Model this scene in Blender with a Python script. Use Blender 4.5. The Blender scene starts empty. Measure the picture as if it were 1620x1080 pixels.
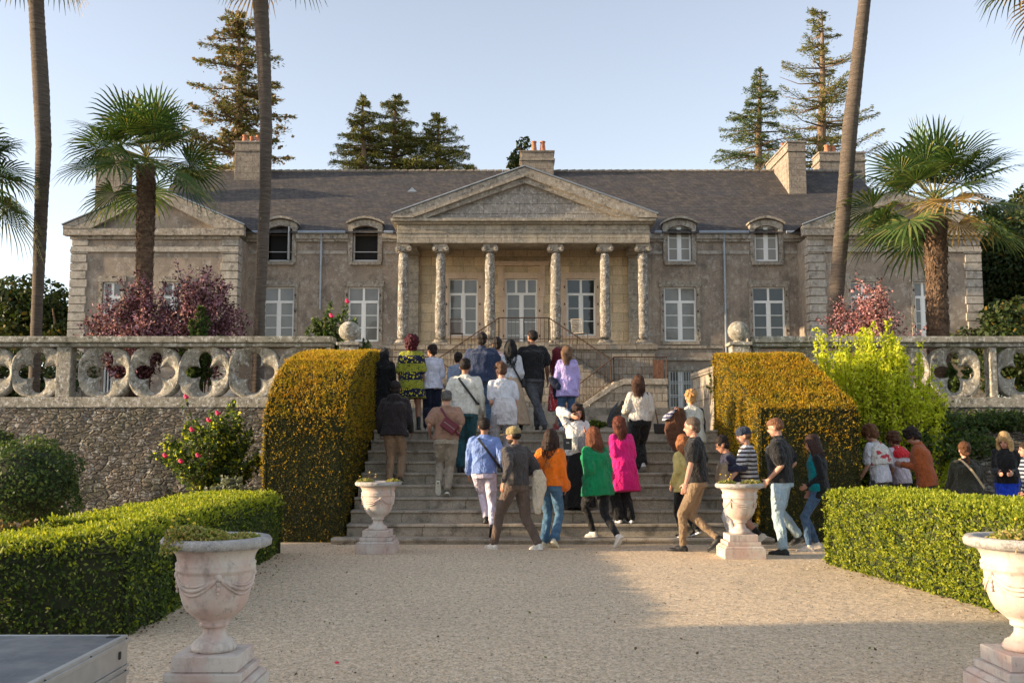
import bpy, math, random
import numpy as np
from mathutils import Vector, Matrix
rad = math.radians
rng = np.random.default_rng(7)
random.seed(7)
sc = bpy.context.scene
C = sc.collection
# ------------------------------------------------------------------ camera
CAMZ = 1.5; FPX = 1575.0; PITCH = math.atan(156 / FPX)
cam = bpy.data.objects.new('camera', bpy.data.cameras.new('camera')); C.objects.link(cam)
cam.location = (0, 0, CAMZ); cam.rotation_euler = (rad(90) + PITCH, 0, 0)
cam.data.lens = 35.0; cam.data.sensor_width = 36.0; cam.data.clip_start = 0.1; cam.data.clip_end = 3000
sc.camera = cam
# ------------------------------------------------------------------ sky and sun
SUN_EL = 10.5; SUN_AZ = -95.5          # azimuth from +Y, negative = to the left
world = bpy.data.worlds.new('World'); sc.world = world; world.use_nodes = True
wn = world.node_tree.nodes; wl = world.node_tree.links
sky = wn.new('ShaderNodeTexSky'); sky.sky_type = 'NISHITA'; sky.sun_disc = False
sky.sun_elevation = rad(SUN_EL); sky.sun_rotation = rad(SUN_AZ)
sky.altitude = 20; sky.air_density = 0.9; sky.dust_density = 0.7; sky.ozone_density = 2.2
bgn = wn['Background']; bgn.inputs[1].default_value = 0.15
hs = wn.new('ShaderNodeHueSaturation'); hs.inputs['Saturation'].default_value = .60; hs.inputs['Value'].default_value = 1.12
wm = wn.new('ShaderNodeMix'); wm.data_type = 'RGBA'; wm.blend_type = 'MULTIPLY'; wm.inputs[0].default_value = 1; wm.inputs[7].default_value = (1.08, 1.0, .94, 1)
wl.new(sky.outputs[0], hs.inputs['Color']); wl.new(hs.outputs[0], wm.inputs[6]); wl.new(wm.outputs[2], bgn.inputs[0])
sun = bpy.data.objects.new('sun', bpy.data.lights.new('sun', 'SUN')); C.objects.link(sun)
sun.data.energy = 4.5; sun.data.angle = rad(0.6); sun.data.color = (1.0, 0.77, 0.50)
sd = Vector((math.sin(rad(SUN_AZ)) * math.cos(rad(SUN_EL)), math.cos(rad(SUN_AZ)) * math.cos(rad(SUN_EL)), math.sin(rad(SUN_EL))))
sun.rotation_euler = sd.to_track_quat('Z', 'Y').to_euler()
sun.location = sd * 60
sc.view_settings.view_transform = 'Standard'; sc.view_settings.look = 'None'
sc.view_settings.exposure = 1.2; sc.view_settings.gamma = 1.0
sc.render.engine = 'CYCLES'
sc.cycles.max_bounces = 6; sc.cycles.diffuse_bounces = 3; sc.cycles.transparent_max_bounces = 6
sc.cycles.use_denoising = True
# ------------------------------------------------------------------ pixel (1620x1080) to world
def ray(px, py):
    dx = (px - 810) / FPX; dy = (540 - py) / FPX; c, s = math.cos(PITCH), math.sin(PITCH)
    return Vector((dx, c - dy * s, s + dy * c))
def P(px, py, D):
    r = ray(px, py); k = D / r.y
    return Vector((r.x * k, D, CAMZ + r.z * k))
def fx(px, D, py=450): return P(px, py, D).x
def fz(py, D): return P(810, py, D).z
def G(px, py, z=0.0):
    r = ray(px, py); k = (z - CAMZ) / r.z
    return Vector((r.x * k, r.y * k, z))
# ------------------------------------------------------------------ object helpers
def tag(o, label=None, cat=None, group=None, kind=None):
    if label: o['label'] = label
    if cat: o['category'] = cat
    if group: o['group'] = group
    if kind: o['kind'] = kind
    return o
def empty(name, loc=(0, 0, 0), label=None, cat=None, group=None):
    o = bpy.data.objects.new(name, None); C.objects.link(o); o.location = loc
    o.empty_display_size = 0.1
    return tag(o, label, cat, group)
def link(name, me, parent=None):
    o = bpy.data.objects.new(name, me); C.objects.link(o)
    if parent is not None:
        o.parent = parent
        # vertices are given in world space; the things' Empties are only translated
        w = Vector(parent.location)
        p = parent.parent
        while p is not None: w += Vector(p.location); p = p.parent
        o.location = -w
    return o
class MB:
    def __init__(s): s.v = []; s.f = []; s.m = []
    def add(s, vs, fs, m=0):
        b = len(s.v); s.v.extend([tuple(v) for v in vs])
        for f in fs: s.f.append(tuple(i + b for i in f)); s.m.append(m)
        return s
    def box(s, x0, x1, y0, y1, z0, z1, m=0):
        vs = [(x, y, z) for z in (z0, z1) for y in (y0, y1) for x in (x0, x1)]
        return s.add(vs, [(0, 2, 3, 1), (4, 5, 7, 6), (0, 1, 5, 4), (2, 6, 7, 3), (0, 4, 6, 2), (1, 3, 7, 5)], m)
    def obox(s, c, ax, ay, az, m=0):
        c = Vector(c); vs = [c + ax * i + ay * j + az * k for k in (-1, 1) for j in (-1, 1) for i in (-1, 1)]
        return s.add(vs, [(0, 2, 3, 1), (4, 5, 7, 6), (0, 1, 5, 4), (2, 6, 7, 3), (0, 4, 6, 2), (1, 3, 7, 5)], m)
    def prismY(s, poly, y0, y1, m=0):          # poly of (x, z), counter-clockwise seen from the camera
        n = len(poly)
        vs = [(x, y0, z) for x, z in poly] + [(x, y1, z) for x, z in poly]
        fs = [tuple(range(n)), tuple(range(2 * n - 1, n - 1, -1))]
        fs += [(i, i + n, (i + 1) % n + n, (i + 1) % n) for i in range(n)]
        return s.add(vs, fs, m)
    def prismX(s, poly, x0, x1, m=0):          # poly of (y, z)
        n = len(poly)
        vs = [(x0, y, z) for y, z in poly] + [(x1, y, z) for y, z in poly]
        fs = [tuple(range(n)), tuple(range(2 * n - 1, n - 1, -1))]
        fs += [(i, i + n, (i + 1) % n + n, (i + 1) % n) for i in range(n)]
        return s.add(vs, fs, m)
    def ring(s, rows, closed=True, cap=True, m=0, flip=False):
        n = len(rows[0]); vs = [p for r in rows for p in r]; fs = []
        for i in range(len(rows) - 1):
            for j in range(n if closed else n - 1):
                a, b = i * n + j, i * n + (j + 1) % n
                fs.append((a, b, b + n, a + n) if not flip else (a, a + n, b + n, b))
        if cap:
            k = (len(rows) - 1) * n
            lo, hi = tuple(range(n - 1, -1, -1)), tuple(range(k, k + n))
            fs += [lo, hi] if not flip else [lo[::-1], hi[::-1]]
        return s.add(vs, fs, m)
    def lathe(s, prof, c=(0, 0, 0), n=32, m=0, cap=True):
        rows = [[(c[0] + r * math.cos(2 * math.pi * j / n), c[1] + r * math.sin(2 * math.pi * j / n), c[2] + z) for j in range(n)] for r, z in prof]
        return s.ring(rows, True, cap, m)
    def tube(s, pts, rs, n=8, m=0, cap=True):
        pts = [Vector(p) for p in pts]
        if not hasattr(rs, '__len__'): rs = [rs] * len(pts)
        rows = []; u = None
        for i, p in enumerate(pts):
            t = (pts[min(i + 1, len(pts) - 1)] - pts[max(i - 1, 0)])
            if t.length < 1e-9: t = Vector((0, 0, 1))
            t.normalize()
            if u is None:
                u = t.cross(Vector((0, 0, 1)) if abs(t.z) < .9 else Vector((1, 0, 0)))
            u = u - t * u.dot(t)
            if u.length < 1e-6: u = t.orthogonal()
            u.normalize(); w = t.cross(u)
            rows.append([p + (u * math.cos(2 * math.pi * j / n) + w * math.sin(2 * math.pi * j / n)) * rs[i] for j in range(n)])
        return s.ring(rows, True, cap, m)
    def ell(s, c, a, b, d, n=12, k=8, m=0):     # ellipsoid with half-axis vectors a, b, d (d = up)
        c = Vector(c); a, b, d = Vector(a), Vector(b), Vector(d); rows = []
        for i in range(k + 1):
            t = -math.pi / 2 + math.pi * i / k; t = max(-1.55, min(1.55, t))
            rows.append([c + (a * math.cos(2 * math.pi * j / n) + b * math.sin(2 * math.pi * j / n)) * math.cos(t) + d * math.sin(t) for j in range(n)])
        return s.ring(rows, True, True, m)
    def build(s, name, mats, parent=None, smooth=False, bevel=0):
        me = bpy.data.meshes.new(name)
        me.from_pydata(s.v, [], s.f)
        for mt in (mats if isinstance(mats, (list, tuple)) else [mats]): me.materials.append(mt)
        if any(s.m): me.polygons.foreach_set('material_index', s.m)
        if smooth: me.polygons.foreach_set('use_smooth', [True] * len(s.f))
        me.update()
        o = link(name, me, parent)
        if bevel:
            bv = o.modifiers.new('b', 'BEVEL'); bv.width = bevel; bv.segments = 2; bv.limit_method = 'ANGLE'
            BAKE.append((o, None))
        return o
BAKE = []
def quads(name, V, mat, parent=None, smooth=False):      # V: (N,4,3)
    N = len(V); me = bpy.data.meshes.new(name)
    me.vertices.add(N * 4); me.vertices.foreach_set('co', np.ascontiguousarray(V, dtype=np.float32).ravel())
    me.loops.add(N * 4); me.loops.foreach_set('vertex_index', np.arange(N * 4, dtype=np.int32))
    me.polygons.add(N); me.polygons.foreach_set('loop_start', np.arange(0, N * 4, 4, dtype=np.int32))
    me.polygons.foreach_set('loop_total', np.full(N, 4, dtype=np.int32))
    me.materials.append(mat); me.update(calc_edges=True); me.validate()
    return link(name, me, parent)
def unit(a): return a / np.maximum(np.linalg.norm(a, axis=1, keepdims=True), 1e-9)
def leafquads(pts, nrm, size, aspect=0.5, tilt=0.7, axis=None, fold=0.0, var=0.35):
    N = len(pts); r = rng.normal(size=(N, 3))
    n = unit(np.asarray(nrm) + r * tilt)
    if axis is None:
        a = rng.normal(size=(N, 3))
    else: a = np.asarray(axis) + rng.normal(size=(N, 3)) * 0.35
    a = unit(a - n * np.sum(a * n, axis=1, keepdims=True))
    b = np.cross(n, a); L = size * (1 + var * rng.uniform(-1, 1, (N, 1))); W = L * aspect * 0.5
    p = np.asarray(pts)
    return np.stack([p - a * L * .5, p + b * W + a * L * .06, p + a * L * .5 + n * L * fold, p - b * W + a * L * .06], axis=1)
# ------------------------------------------------------------------ materials
def newmat(name):
    m = bpy.data.materials.new(name); m.use_nodes = True; nt = m.node_tree
    return m, nt, nt.nodes['Principled BSDF']
class N:
    def __init__(s, nt): s.t = nt
    def n(s, typ, ins=None, **props):
        nd = s.t.nodes.new(typ)
        for k, v in props.items(): setattr(nd, k, v)
        for k, v in (ins or {}).items():
            if isinstance(v, bpy.types.NodeSocket): s.t.links.new(v, nd.inputs[k])
            else: nd.inputs[k].default_value = v
        return nd
    def pos(s): return s.n('ShaderNodeNewGeometry').outputs['Position']
    def scale(s, vec, sc3):
        return s.n('ShaderNodeMapping', {'Vector': vec, 'Scale': sc3}).outputs[0]
    def noise(s, vec, scale, detail=4, rough=.55, w=None):
        return s.n('ShaderNodeTexNoise', {'Vector': vec, 'Scale': scale, 'Detail': detail, 'Roughness': rough}).outputs[0]
    def vor(s, vec, scale, feat='F1', rnd=1.0):
        return s.n('ShaderNodeTexVoronoi', {'Vector': vec, 'Scale': scale, 'Randomness': rnd}, feature=feat)
    def ramp(s, f, stops, interp='LINEAR'):
        nd = s.n('ShaderNodeValToRGB', {0: f}); cr = nd.color_ramp; cr.interpolation = interp
        while len(cr.elements) < len(stops): cr.elements.new(.5)
        for e, (p, c) in zip(cr.elements, stops):
            e.position = p; e.color = (c, c, c, 1) if not hasattr(c, '__len__') else (*c, 1)
        return nd.outputs[0]
    def mix(s, f, a, b, mode='MIX'):
        nd = s.n('ShaderNodeMix', data_type='RGBA', blend_type=mode)
        for k, v in ((0, f), (6, a), (7, b)):
            if isinstance(v, bpy.types.NodeSocket): s.t.links.new(v, nd.inputs[k])
            else: nd.inputs[k].default_value = v if (k == 0 or len(v) == 4) else (*v, 1)
        return nd.outputs[2]
    def math(s, op, a, b=0.0):
        return s.n('ShaderNodeMath', {0: a, 1: b}, operation=op).outputs[0]
    def bump(s, h, strength=.5, dist=.02):
        return s.n('ShaderNodeBump', {'Height': h, 'Strength': strength, 'Distance': dist}).outputs[0]
    def wallvec(s):                              # (x+y, z) for wall patterns
        sp = s.n('ShaderNodeSeparateXYZ', {0: s.pos()})
        return s.n('ShaderNodeCombineXYZ', {0: s.math('ADD', sp.outputs[0], sp.outputs[1]), 1: sp.outputs[2]}).outputs[0]
def link_(nt, a, b): nt.links.new(a, b)
def stone(name, c1, c2, pale=(.45, .43, .38), pale_amt=.5, dark=(.05, .047, .04), dark_amt=.5, sc_=1.0,
          block=None, blockvar=.25, mortar=(.12, .105, .085), rough=.9, bump=.6, yellow=0, fine=22, mort=.012, streak=.45):
    m, nt, b = newmat(name); n = N(nt); p = n.pos()
    col = n.mix(n.ramp(n.noise(p, 1.1 * sc_, 6), [(.35, 0), (.65, 1)]), c1, c2)
    h = n.noise(p, fine * sc_, 5, .65)
    if block:
        bw, bh = block
        br = n.n('ShaderNodeTexBrick', {'Vector': n.wallvec(), 'Scale': 1.0, 'Mortar Size': mort, 'Mortar Smooth': .3, 'Brick Width': bw, 'Row Height': bh,
                                       'Color1': (1 - blockvar, 1 - blockvar, 1 - blockvar, 1), 'Color2': (1 + blockvar * .6, 1 + blockvar * .5, 1 + blockvar * .4, 1), 'Mortar': (.5, .46, .42, 1)})
        col = n.mix(1.0, col, br.outputs[0], 'MULTIPLY')
        hb = n.math('SUBTRACT', 1.0, br.outputs[1])
        h = n.math('ADD', n.math('MULTIPLY', h, .5), hb)
    col = n.mix(n.math('MULTIPLY', n.ramp(n.noise(p, 3.2 * sc_, 8, .7), [(.5, 0), (.66, 1)]), dark_amt), col, dark)
    col = n.mix(n.math('MULTIPLY', n.ramp(n.noise(n.scale(p, (1, 1, .8)), 5.5 * sc_, 7, .72), [(.53, 0), (.6, 1)]), pale_amt), col, pale)
    v = n.vor(p, 11 * sc_)
    spot = n.ramp(v.outputs['Distance'], [(.12, 1), (.2, 0)])
    gate = n.ramp(n.noise(p, 2.3 * sc_, 3), [(.5, 0), (.62, 1)])
    col = n.mix(n.math('MULTIPLY', n.math('MULTIPLY', spot, gate), pale_amt * .8), col, tuple(min(1, x * 1.25) for x in pale))
    if yellow:
        col = n.mix(n.math('MULTIPLY', n.ramp(n.noise(p, 1.7 * sc_ + 3, 6, .7), [(.58, 0), (.68, 1)]), yellow), col, (.33, .27, .10))
    col = n.mix(.5, col, n.mix(1.0, col, n.ramp(n.noise(p, fine * 2.2 * sc_, 4, .7), [(.3, .25), (.7, 1.75)]), 'MULTIPLY'))
    # rain streaks running down the stone
    col = n.mix(n.math('MULTIPLY', n.ramp(n.noise(n.scale(p, (1, 1, .09)), 3.4, 6, .7), [(.54, 0), (.72, 1)]), streak), col, dark)
    link_(nt, col, b.inputs['Base Color']); b.inputs['Roughness'].default_value = rough
    b.inputs['Specular IOR Level'].default_value = .25
    link_(nt, n.bump(h, bump, .03), b.inputs['Normal'])
    return m
def flat(name, c, rough=.6, metal=0, spec=.5, var=.12, vscale=30, bump=0):
    m, nt, b = newmat(name); n = N(nt)
    if var:
        f = n.noise(n.pos(), vscale, 4)
        col = n.mix(1.0, c, n.ramp(f, [(.3, 1 - var), (.7, 1 + var)]), 'MULTIPLY'); link_(nt, col, b.inputs['Base Color'])
        if bump: link_(nt, n.bump(f, bump, .01), b.inputs['Normal'])
    else: b.inputs['Base Color'].default_value = (*c, 1)
    b.inputs['Roughness'].default_value = rough; b.inputs['Metallic'].default_value = metal; b.inputs['Specular IOR Level'].default_value = spec
    return m
def leafmat(name, stops, trans=.35, clump=.6, clump_tint=(.6, .6, .6), rough=.55, cscale=1.3):
    m, nt, b = newmat(name); n = N(nt)
    r = n.n('ShaderNodeNewGeometry').outputs['Random Per Island']
    col = n.ramp(r, stops)
    cl = n.ramp(n.noise(n.pos(), cscale, 4), [(.35, 0), (.65, 1)])
    col = n.mix(n.math('MULTIPLY', cl, clump), col, n.mix(1.0, col, clump_tint, 'MULTIPLY'))
    link_(nt, col, b.inputs['Base Color']); b.inputs['Roughness'].default_value = rough; b.inputs['Specular IOR Level'].default_value = .25
    tr = n.n('ShaderNodeBsdfTranslucent', {'Color': n.mix(1.0, col, (1.25, 1.2, .6), 'MULTIPLY')})
    ms = n.n('ShaderNodeMixShader', {0: trans, 1: b.outputs[0], 2: tr.outputs[0]})
    link_(nt, ms.outputs[0], nt.nodes['Material Output'].inputs[0])
    return m
_cl = {}
def cloth(c, c2=None, kind='plain', rough=.85):
    key = (c, c2, kind, rough)
    if key in _cl: return _cl[key]
    m, nt, b = newmat('fabric'); n = N(nt); p = n.pos()
    fold = n.noise(n.scale(p, (1, 1, .7)), 11, 4, .6); fine = n.noise(p, 160, 2)
    base = n.mix(1.0, c, n.ramp(fold, [(.3, .82), (.7, 1.12)]), 'MULTIPLY')
    if kind == 'denim': base = n.mix(n.ramp(n.noise(p, 14, 3), [(.4, 0), (.7, .55)]), base, c2 or (.25, .33, .42))
    if kind == 'stripe':
        sp = n.n('ShaderNodeSeparateXYZ', {0: p}); z = n.math('ADD', sp.outputs[2], n.math('MULTIPLY', n.noise(p, 5, 2), .03))
        f = n.math('FRACT', n.math('MULTIPLY', z, 17.0)); base = n.mix(n.math('GREATER_THAN', f, .55), base, c2)
    if kind == 'pattern':
        sp = n.n('ShaderNodeSeparateXYZ', {0: p})
        band = n.math('GREATER_THAN', n.math('FRACT', n.math('MULTIPLY', sp.outputs[2], 3.3)), .5)
        v = n.vor(p, 22); d = n.math('LESS_THAN', v.outputs['Distance'], .34)
        base = n.mix(band, n.mix(n.ramp(n.noise(p, 30, 2), [(.55, 0), (.6, 1)]), c, (.12, .13, .02)), n.mix(d, (.012, .014, .045), (.60, .52, .02)))
    if kind == 'print':
        base = n.mix(n.ramp(n.noise(p, 26, 4), [(.53, 0), (.58, 1)]), base, c2)
    if kind == 'splash':
        base = n.mix(n.ramp(n.noise(n.scale(p, (1, 1, 1.6)), 5.5, 3), [(.56, 0), (.58, 1)]), base, c2)
    link_(nt, base, b.inputs['Base Color']); b.inputs['Roughness'].default_value = rough; b.inputs['Specular IOR Level'].default_value = .2
    b.inputs['Sheen Weight'].default_value = .15
    h = n.math('ADD', n.math('MULTIPLY', fold, 1.0), n.math('MULTIPLY', fine, .06))
    link_(nt, n.bump(h, 1.0, .09), b.inputs['Normal'])
    _cl[key] = m; return m
M = {}
M['facade'] = stone('rendered facade', (.225, .185, .148), (.36, .292, .225), pale=(.52, .49, .43), pale_amt=.38, dark=(.12, .105, .09), dark_amt=.6, sc_=.8, bump=.35)
M['quoin'] = stone('granite blocks', (.32, .29, .25), (.42, .38, .32), pale=(.50, .48, .43), pale_amt=.65, dark=(.10, .095, .08), dark_amt=.75, sc_=1.5, bump=.5, yellow=.2)
M['trim'] = stone('granite trim', (.27, .235, .19), (.37, .32, .255), pale=(.52, .50, .44), pale_amt=.7, dark=(.075, .068, .055), dark_amt=.9, sc_=1.7, bump=.5)
M['pediment'] = stone('carved stone', (.26, .24, .215), (.36, .33, .285), pale=(.52, .49, .46), pale_amt=.75, dark=(.10, .09, .08), dark_amt=.6, sc_=2.0, block=(1.5, .42), blockvar=.1, bump=.7)
M['entab'] = stone('entablature stone', (.28, .25, .20), (.40, .345, .26), pale=(.52, .49, .43), pale_amt=.5, dark=(.07, .065, .055), dark_amt=.55, sc_=1.6, block=(1.5, .33), blockvar=.12, bump=.4)
M['column'] = stone('weathered column', (.22, .195, .165), (.31, .275, .225), pale=(.58, .56, .51), pale_amt=1.0, dark=(.05, .046, .04), dark_amt=1.0, sc_=1.9, bump=1.0)
M['ashlar'] = stone('sandstone ashlar', (.60, .46, .29), (.68, .54, .35), pale=(.58, .50, .36), pale_amt=.25, dark=(.22, .19, .14), dark_amt=.35, sc_=.8, block=(.95, .42), blockvar=.22, bump=.2)
M['frame_stone'] = stone('sandstone frame', (.62, .46, .33), (.68, .52, .38), pale=(.6, .52, .42), pale_amt=.2, dark=(.28, .20, .15), dark_amt=.3, sc_=1.0, bump=.2)
M['balus'] = stone('lichened balustrade', (.29, .265, .21), (.42, .375, .30), pale=(.66, .64, .58), pale_amt=.9, dark=(.055, .052, .04), dark_amt=.85, sc_=2.8, yellow=.35, bump=.9, fine=14)
M['coping'] = stone('mossy coping', (.25, .235, .18), (.34, .31, .25), pale=(.62, .60, .54), pale_amt=.85, dark=(.05, .052, .035), dark_amt=.9, sc_=1.9, block=(1.55, 5.0), blockvar=.05, bump=.8, mort=.008)
M['rubble'] = None
def rubble(name, c1, c2, mortar, sc_=1.0):
    m, nt, b = newmat(name); n = N(nt); p = n.pos()
    pv = n.scale(n.mix(.09, p, n.n('ShaderNodeTexNoise', {'Vector': p, 'Scale': 4}).outputs[1], 'ADD'), (1, 1, 2.7))
    v = n.vor(pv, 5.2 * sc_); e = n.vor(pv, 5.2 * sc_, 'DISTANCE_TO_EDGE')
    col = n.mix(v.outputs['Color'], c1, c2)
    col = n.mix(n.ramp(e.outputs[0], [(.02, 1), (.09, 0)]), col, mortar)
    col = n.mix(n.ramp(n.noise(p, 6, 7, .7), [(.54, 0), (.60, .85)]), col, (.52, .50, .45))
    col = n.mix(n.ramp(n.noise(p, 1.2, 4), [(.45, 0), (.66, .75)]), col, (.06, .065, .035))
    col = n.mix(n.ramp(n.noise(p, 17, 4, .7), [(.6, 0), (.66, .6)]), col, (.55, .53, .50))
    link_(nt, col, b.inputs['Base Color']); b.inputs['Roughness'].default_value = .95
    h = n.math('ADD', n.ramp(e.outputs[0], [(0, 0), (.15, 1)]), n.math('MULTIPLY', n.noise(p, 25, 4), .5))
    link_(nt, n.bump(h, .9, .05), b.inputs['Normal'])
    return m
M['rubble'] = rubble('rubble wall', (.115, .090, .066), (.25, .205, .155), (.17, .142, .11))
M['steps'] = stone('worn steps', (.33, .285, .22), (.46, .39, .30), pale=(.46, .42, .35), pale_amt=.4, dark=(.07, .065, .05), dark_amt=.7, sc_=1.2, bump=.5, block=(1.3, 50.0), blockvar=.12, mort=.008)
M['masonry'] = stone('granite masonry', (.26, .22, .17), (.36, .31, .24), pale=(.5, .47, .42), pale_amt=.4, dark=(.10, .09, .07), dark_amt=.6, sc_=1.4, block=(.62, .30), blockvar=.25, bump=.5, mort=.02)
M['chimney'] = stone('chimney render', (.24, .20, .16), (.32, .27, .21), pale=(.45, .42, .37), pale_amt=.5, dark=(.09, .08, .07), dark_amt=.6, sc_=1.8, block=(.6, .3), blockvar=.1, bump=.4)
M['terra'] = flat('terracotta', (.44, .17, .09), .85, var=.35, vscale=6)
M['white'] = flat('white paint', (.86, .86, .82), .5, var=.05)
M['greyframe'] = flat('grey white paint', (.62, .63, .62), .55, var=.06)
M['zinc'] = flat('zinc', (.30, .34, .38), .45, metal=.35, var=.15, vscale=5)
M['iron'] = flat('rusty iron', (.075, .042, .028), .8, metal=.2, var=.4, vscale=25)
M['rust_panel'] = flat('rusty panel', (.26, .11, .055), .85, var=.35, vscale=9)
M['void'] = flat('dark interior', (.012, .011, .010), .9, var=0)
M['curtain'] = flat('pale curtain', (.32, .31, .28), .9, var=.1)
def glassmat(name, c, rough=.06, wav=.06):
    m, nt, b = newmat(name); n = N(nt); p = n.pos()
    col = n.mix(n.ramp(n.noise(n.scale(p, (1, 1, .8)), 1.5, 3), [(.4, 0), (.6, 1)]), c, tuple(x * .8 for x in c))
    link_(nt, col, b.inputs['Base Color']); b.inputs['Roughness'].default_value = rough; b.inputs['Specular IOR Level'].default_value = .7
    link_(nt, n.bump(n.noise(p, 2.5, 2), wav, .1), b.inputs['Normal'])
    return m
M['pane'] = glassmat('window pane', (.19, .185, .165))
M['pane_dark'] = glassmat('dark window pane', (.035, .04, .04))
def slate():
    m, nt, b = newmat('slate roof'); n = N(nt); p = n.pos()
    br = n.n('ShaderNodeTexBrick', {'Vector': n.wallvec(), 'Scale': 1.0, 'Mortar Size': .012, 'Mortar Smooth': .2, 'Brick Width': .24, 'Row Height': .115,
                                   'Color1': (.058, .050, .046, 1), 'Color2': (.105, .090, .080, 1), 'Mortar': (.022, .020, .019, 1)})
    col = n.mix(n.ramp(n.noise(n.scale(p, (.35, .35, 2.2)), 1.4, 5), [(.42, 0), (.66, .7)]), br.outputs[0], (.055, .055, .062))
    col = n.mix(n.ramp(n.noise(p, 2.2, 7, .75), [(.50, 0), (.62, .55)]), col, (.150, .120, .095))
    col = n.mix(n.ramp(n.noise(p, 9, 5, .7), [(.60, 0), (.66, .6)]), col, (.24, .23, .19))
    link_(nt, col, b.inputs['Base Color']); b.inputs['Roughness'].default_value = .75; b.inputs['Specular IOR Level'].default_value = .3
    link_(nt, n.bump(n.math('SUBTRACT', 1.0, br.outputs[1]), .7, .03), b.inputs['Normal'])
    return m
M['slate'] = slate()
def gravel():
    m, nt, b = newmat('gravel'); n = N(nt); p = n.pos()
    v = n.vor(p, 95); v2 = n.vor(p, 38)
    col = n.ramp(n.n('ShaderNodeSeparateColor', {0: v.outputs['Color']}).outputs[0], [(0, (.46, .33, .20)), (.45, (.76, .57, .37)), (.8, (.84, .67, .46)), (1, (.90, .78, .60))])
    col = n.mix(n.ramp(v2.outputs['Distance'], [(.0, 0), (.75, .15)]), col, (.34, .27, .19))
    col = n.mix(n.ramp(n.noise(p, .8, 5), [(.42, 0), (.68, .3)]), col, (.56, .44, .31))
    col = n.mix(n.ramp(n.noise(n.scale(p, (.7, 1.6, 1)), 7, 5, .7), [(.60, 0), (.69, .55)]), col, (.24, .195, .15))
    col = n.mix(1.0, col, n.ramp(n.noise(n.scale(p, (1, .6, 1)), 24, 5, .75), [(.32, .6), (.5, 1.0), (.68, 1.2)]), 'MULTIPLY')
    link_(nt, col, b.inputs['Base Color']); b.inputs['Roughness'].default_value = .95; b.inputs['Specular IOR Level'].default_value = .15
    h = n.math('ADD', n.math('MULTIPLY', v.outputs['Distance'], .35), n.math('ADD', n.math('MULTIPLY', n.noise(n.scale(p, (.8, 1.5, 1)), 8, 5, .6), 1.8), n.math('MULTIPLY', n.noise(n.scale(p, (.8, 1.3, 1)), 2.6, 4, .6), 3.2)))
    link_(nt, n.bump(h, .55, .025), b.inputs['Normal'])
    return m
M['gravel'] = gravel()
M['pebble'] = leafmat('loose pebbles', [(0, (.16, .13, .10)), (.5, (.40, .33, .25)), (1, (.60, .52, .42))], trans=0, clump=.2)
M['soil'] = flat('soil', (.065, .045, .03), .95, var=.4, vscale=12, bump=.6)
M['terrace'] = flat('terrace gravel', (.26, .22, .17), .95, var=.2, vscale=8)
def bark(name, c1, c2, sc_=1, ring=10):
    m, nt, b = newmat(name); n = N(nt); p = n.pos()
    f = n.noise(n.scale(p, (1, 1, ring)), 3.5 * sc_, 6, .7)
    col = n.mix(n.ramp(f, [(.35, 0), (.65, 1)]), c1, c2)
    col = n.mix(n.ramp(n.noise(p, 2.2, 5, .6), [(.68, 0), (.71, .7)]), col, (.42, .40, .24))
    link_(nt, col, b.inputs['Base Color']); b.inputs['Roughness'].default_value = .95
    link_(nt, n.bump(f, .9, .04), b.inputs['Normal'])
    return m
M['palm_bark'] = bark('palm bark', (.06, .045, .034), (.165, .13, .10))
M['palm_fibre'] = bark('palm fibre', (.075, .045, .028), (.20, .125, .075), 1.5, 3)
M['bark'] = bark('conifer bark', (.14, .09, .06), (.26, .18, .12), 1, .4)
M['palm_leaf'] = leafmat('palm leaf', [(0, (.035, .075, .022)), (.6, (.075, .135, .035)), (.9, (.13, .175, .05)), (1, (.30, .25, .08))], .3, .3)
M['palm_dead'] = leafmat('dry palm leaf', [(0, (.26, .15, .05)), (1, (.48, .32, .12))], .3, .2)
M['petiole'] = flat('petiole', (.22, .19, .05), .6, var=.3)
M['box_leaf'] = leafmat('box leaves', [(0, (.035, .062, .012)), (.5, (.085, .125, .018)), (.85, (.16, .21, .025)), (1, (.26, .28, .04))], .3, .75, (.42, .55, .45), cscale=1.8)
M['box_shoot'] = leafmat('young or sunlit box shoots', [(0, (.20, .25, .02)), (.6, (.34, .38, .03)), (1, (.46, .45, .05))], .42, .3, (.7, .85, .6), cscale=4)
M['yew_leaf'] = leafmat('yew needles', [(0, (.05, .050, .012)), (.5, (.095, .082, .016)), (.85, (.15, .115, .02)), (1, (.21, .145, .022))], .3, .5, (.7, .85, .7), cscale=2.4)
M['yew_sunlit_shoot'] = leafmat('golden sunlit yew shoots', [(0, (.30, .165, .012)), (.5, (.56, .30, .018)), (1, (.64, .42, .03))], .4, .6, (.5, .85, .8), cscale=3)
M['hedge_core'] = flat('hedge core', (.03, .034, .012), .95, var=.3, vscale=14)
M['conifer'] = leafmat('conifer needles', [(0, (.06, .08, .02)), (.5, (.16, .17, .04)), (.85, (.30, .27, .06)), (1, (.40, .28, .12))], .3, .5, (.6, .7, .6), cscale=.5)
M['fir'] = leafmat('fir needles', [(0, (.05, .085, .04)), (.5, (.10, .145, .055)), (1, (.24, .25, .07))], .3, .5, (.55, .7, .6), cscale=.5)
M['cone'] = leafmat('dry cones and twigs', [(0, (.20, .13, .09)), (1, (.36, .25, .18))], .2, .2)
M['dark_tree'] = leafmat('broadleaf', [(0, (.020, .038, .010)), (.6, (.045, .07, .018)), (.93, (.085, .10, .025)), (1, (.22, .13, .03))], .3, .4, (.5, .6, .5), cscale=.5)
M['bush_leaf'] = leafmat('bush leaves', [(0, (.03, .06, .015)), (.6, (.07, .12, .03)), (1, (.16, .20, .05))], .35, .4)
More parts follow.
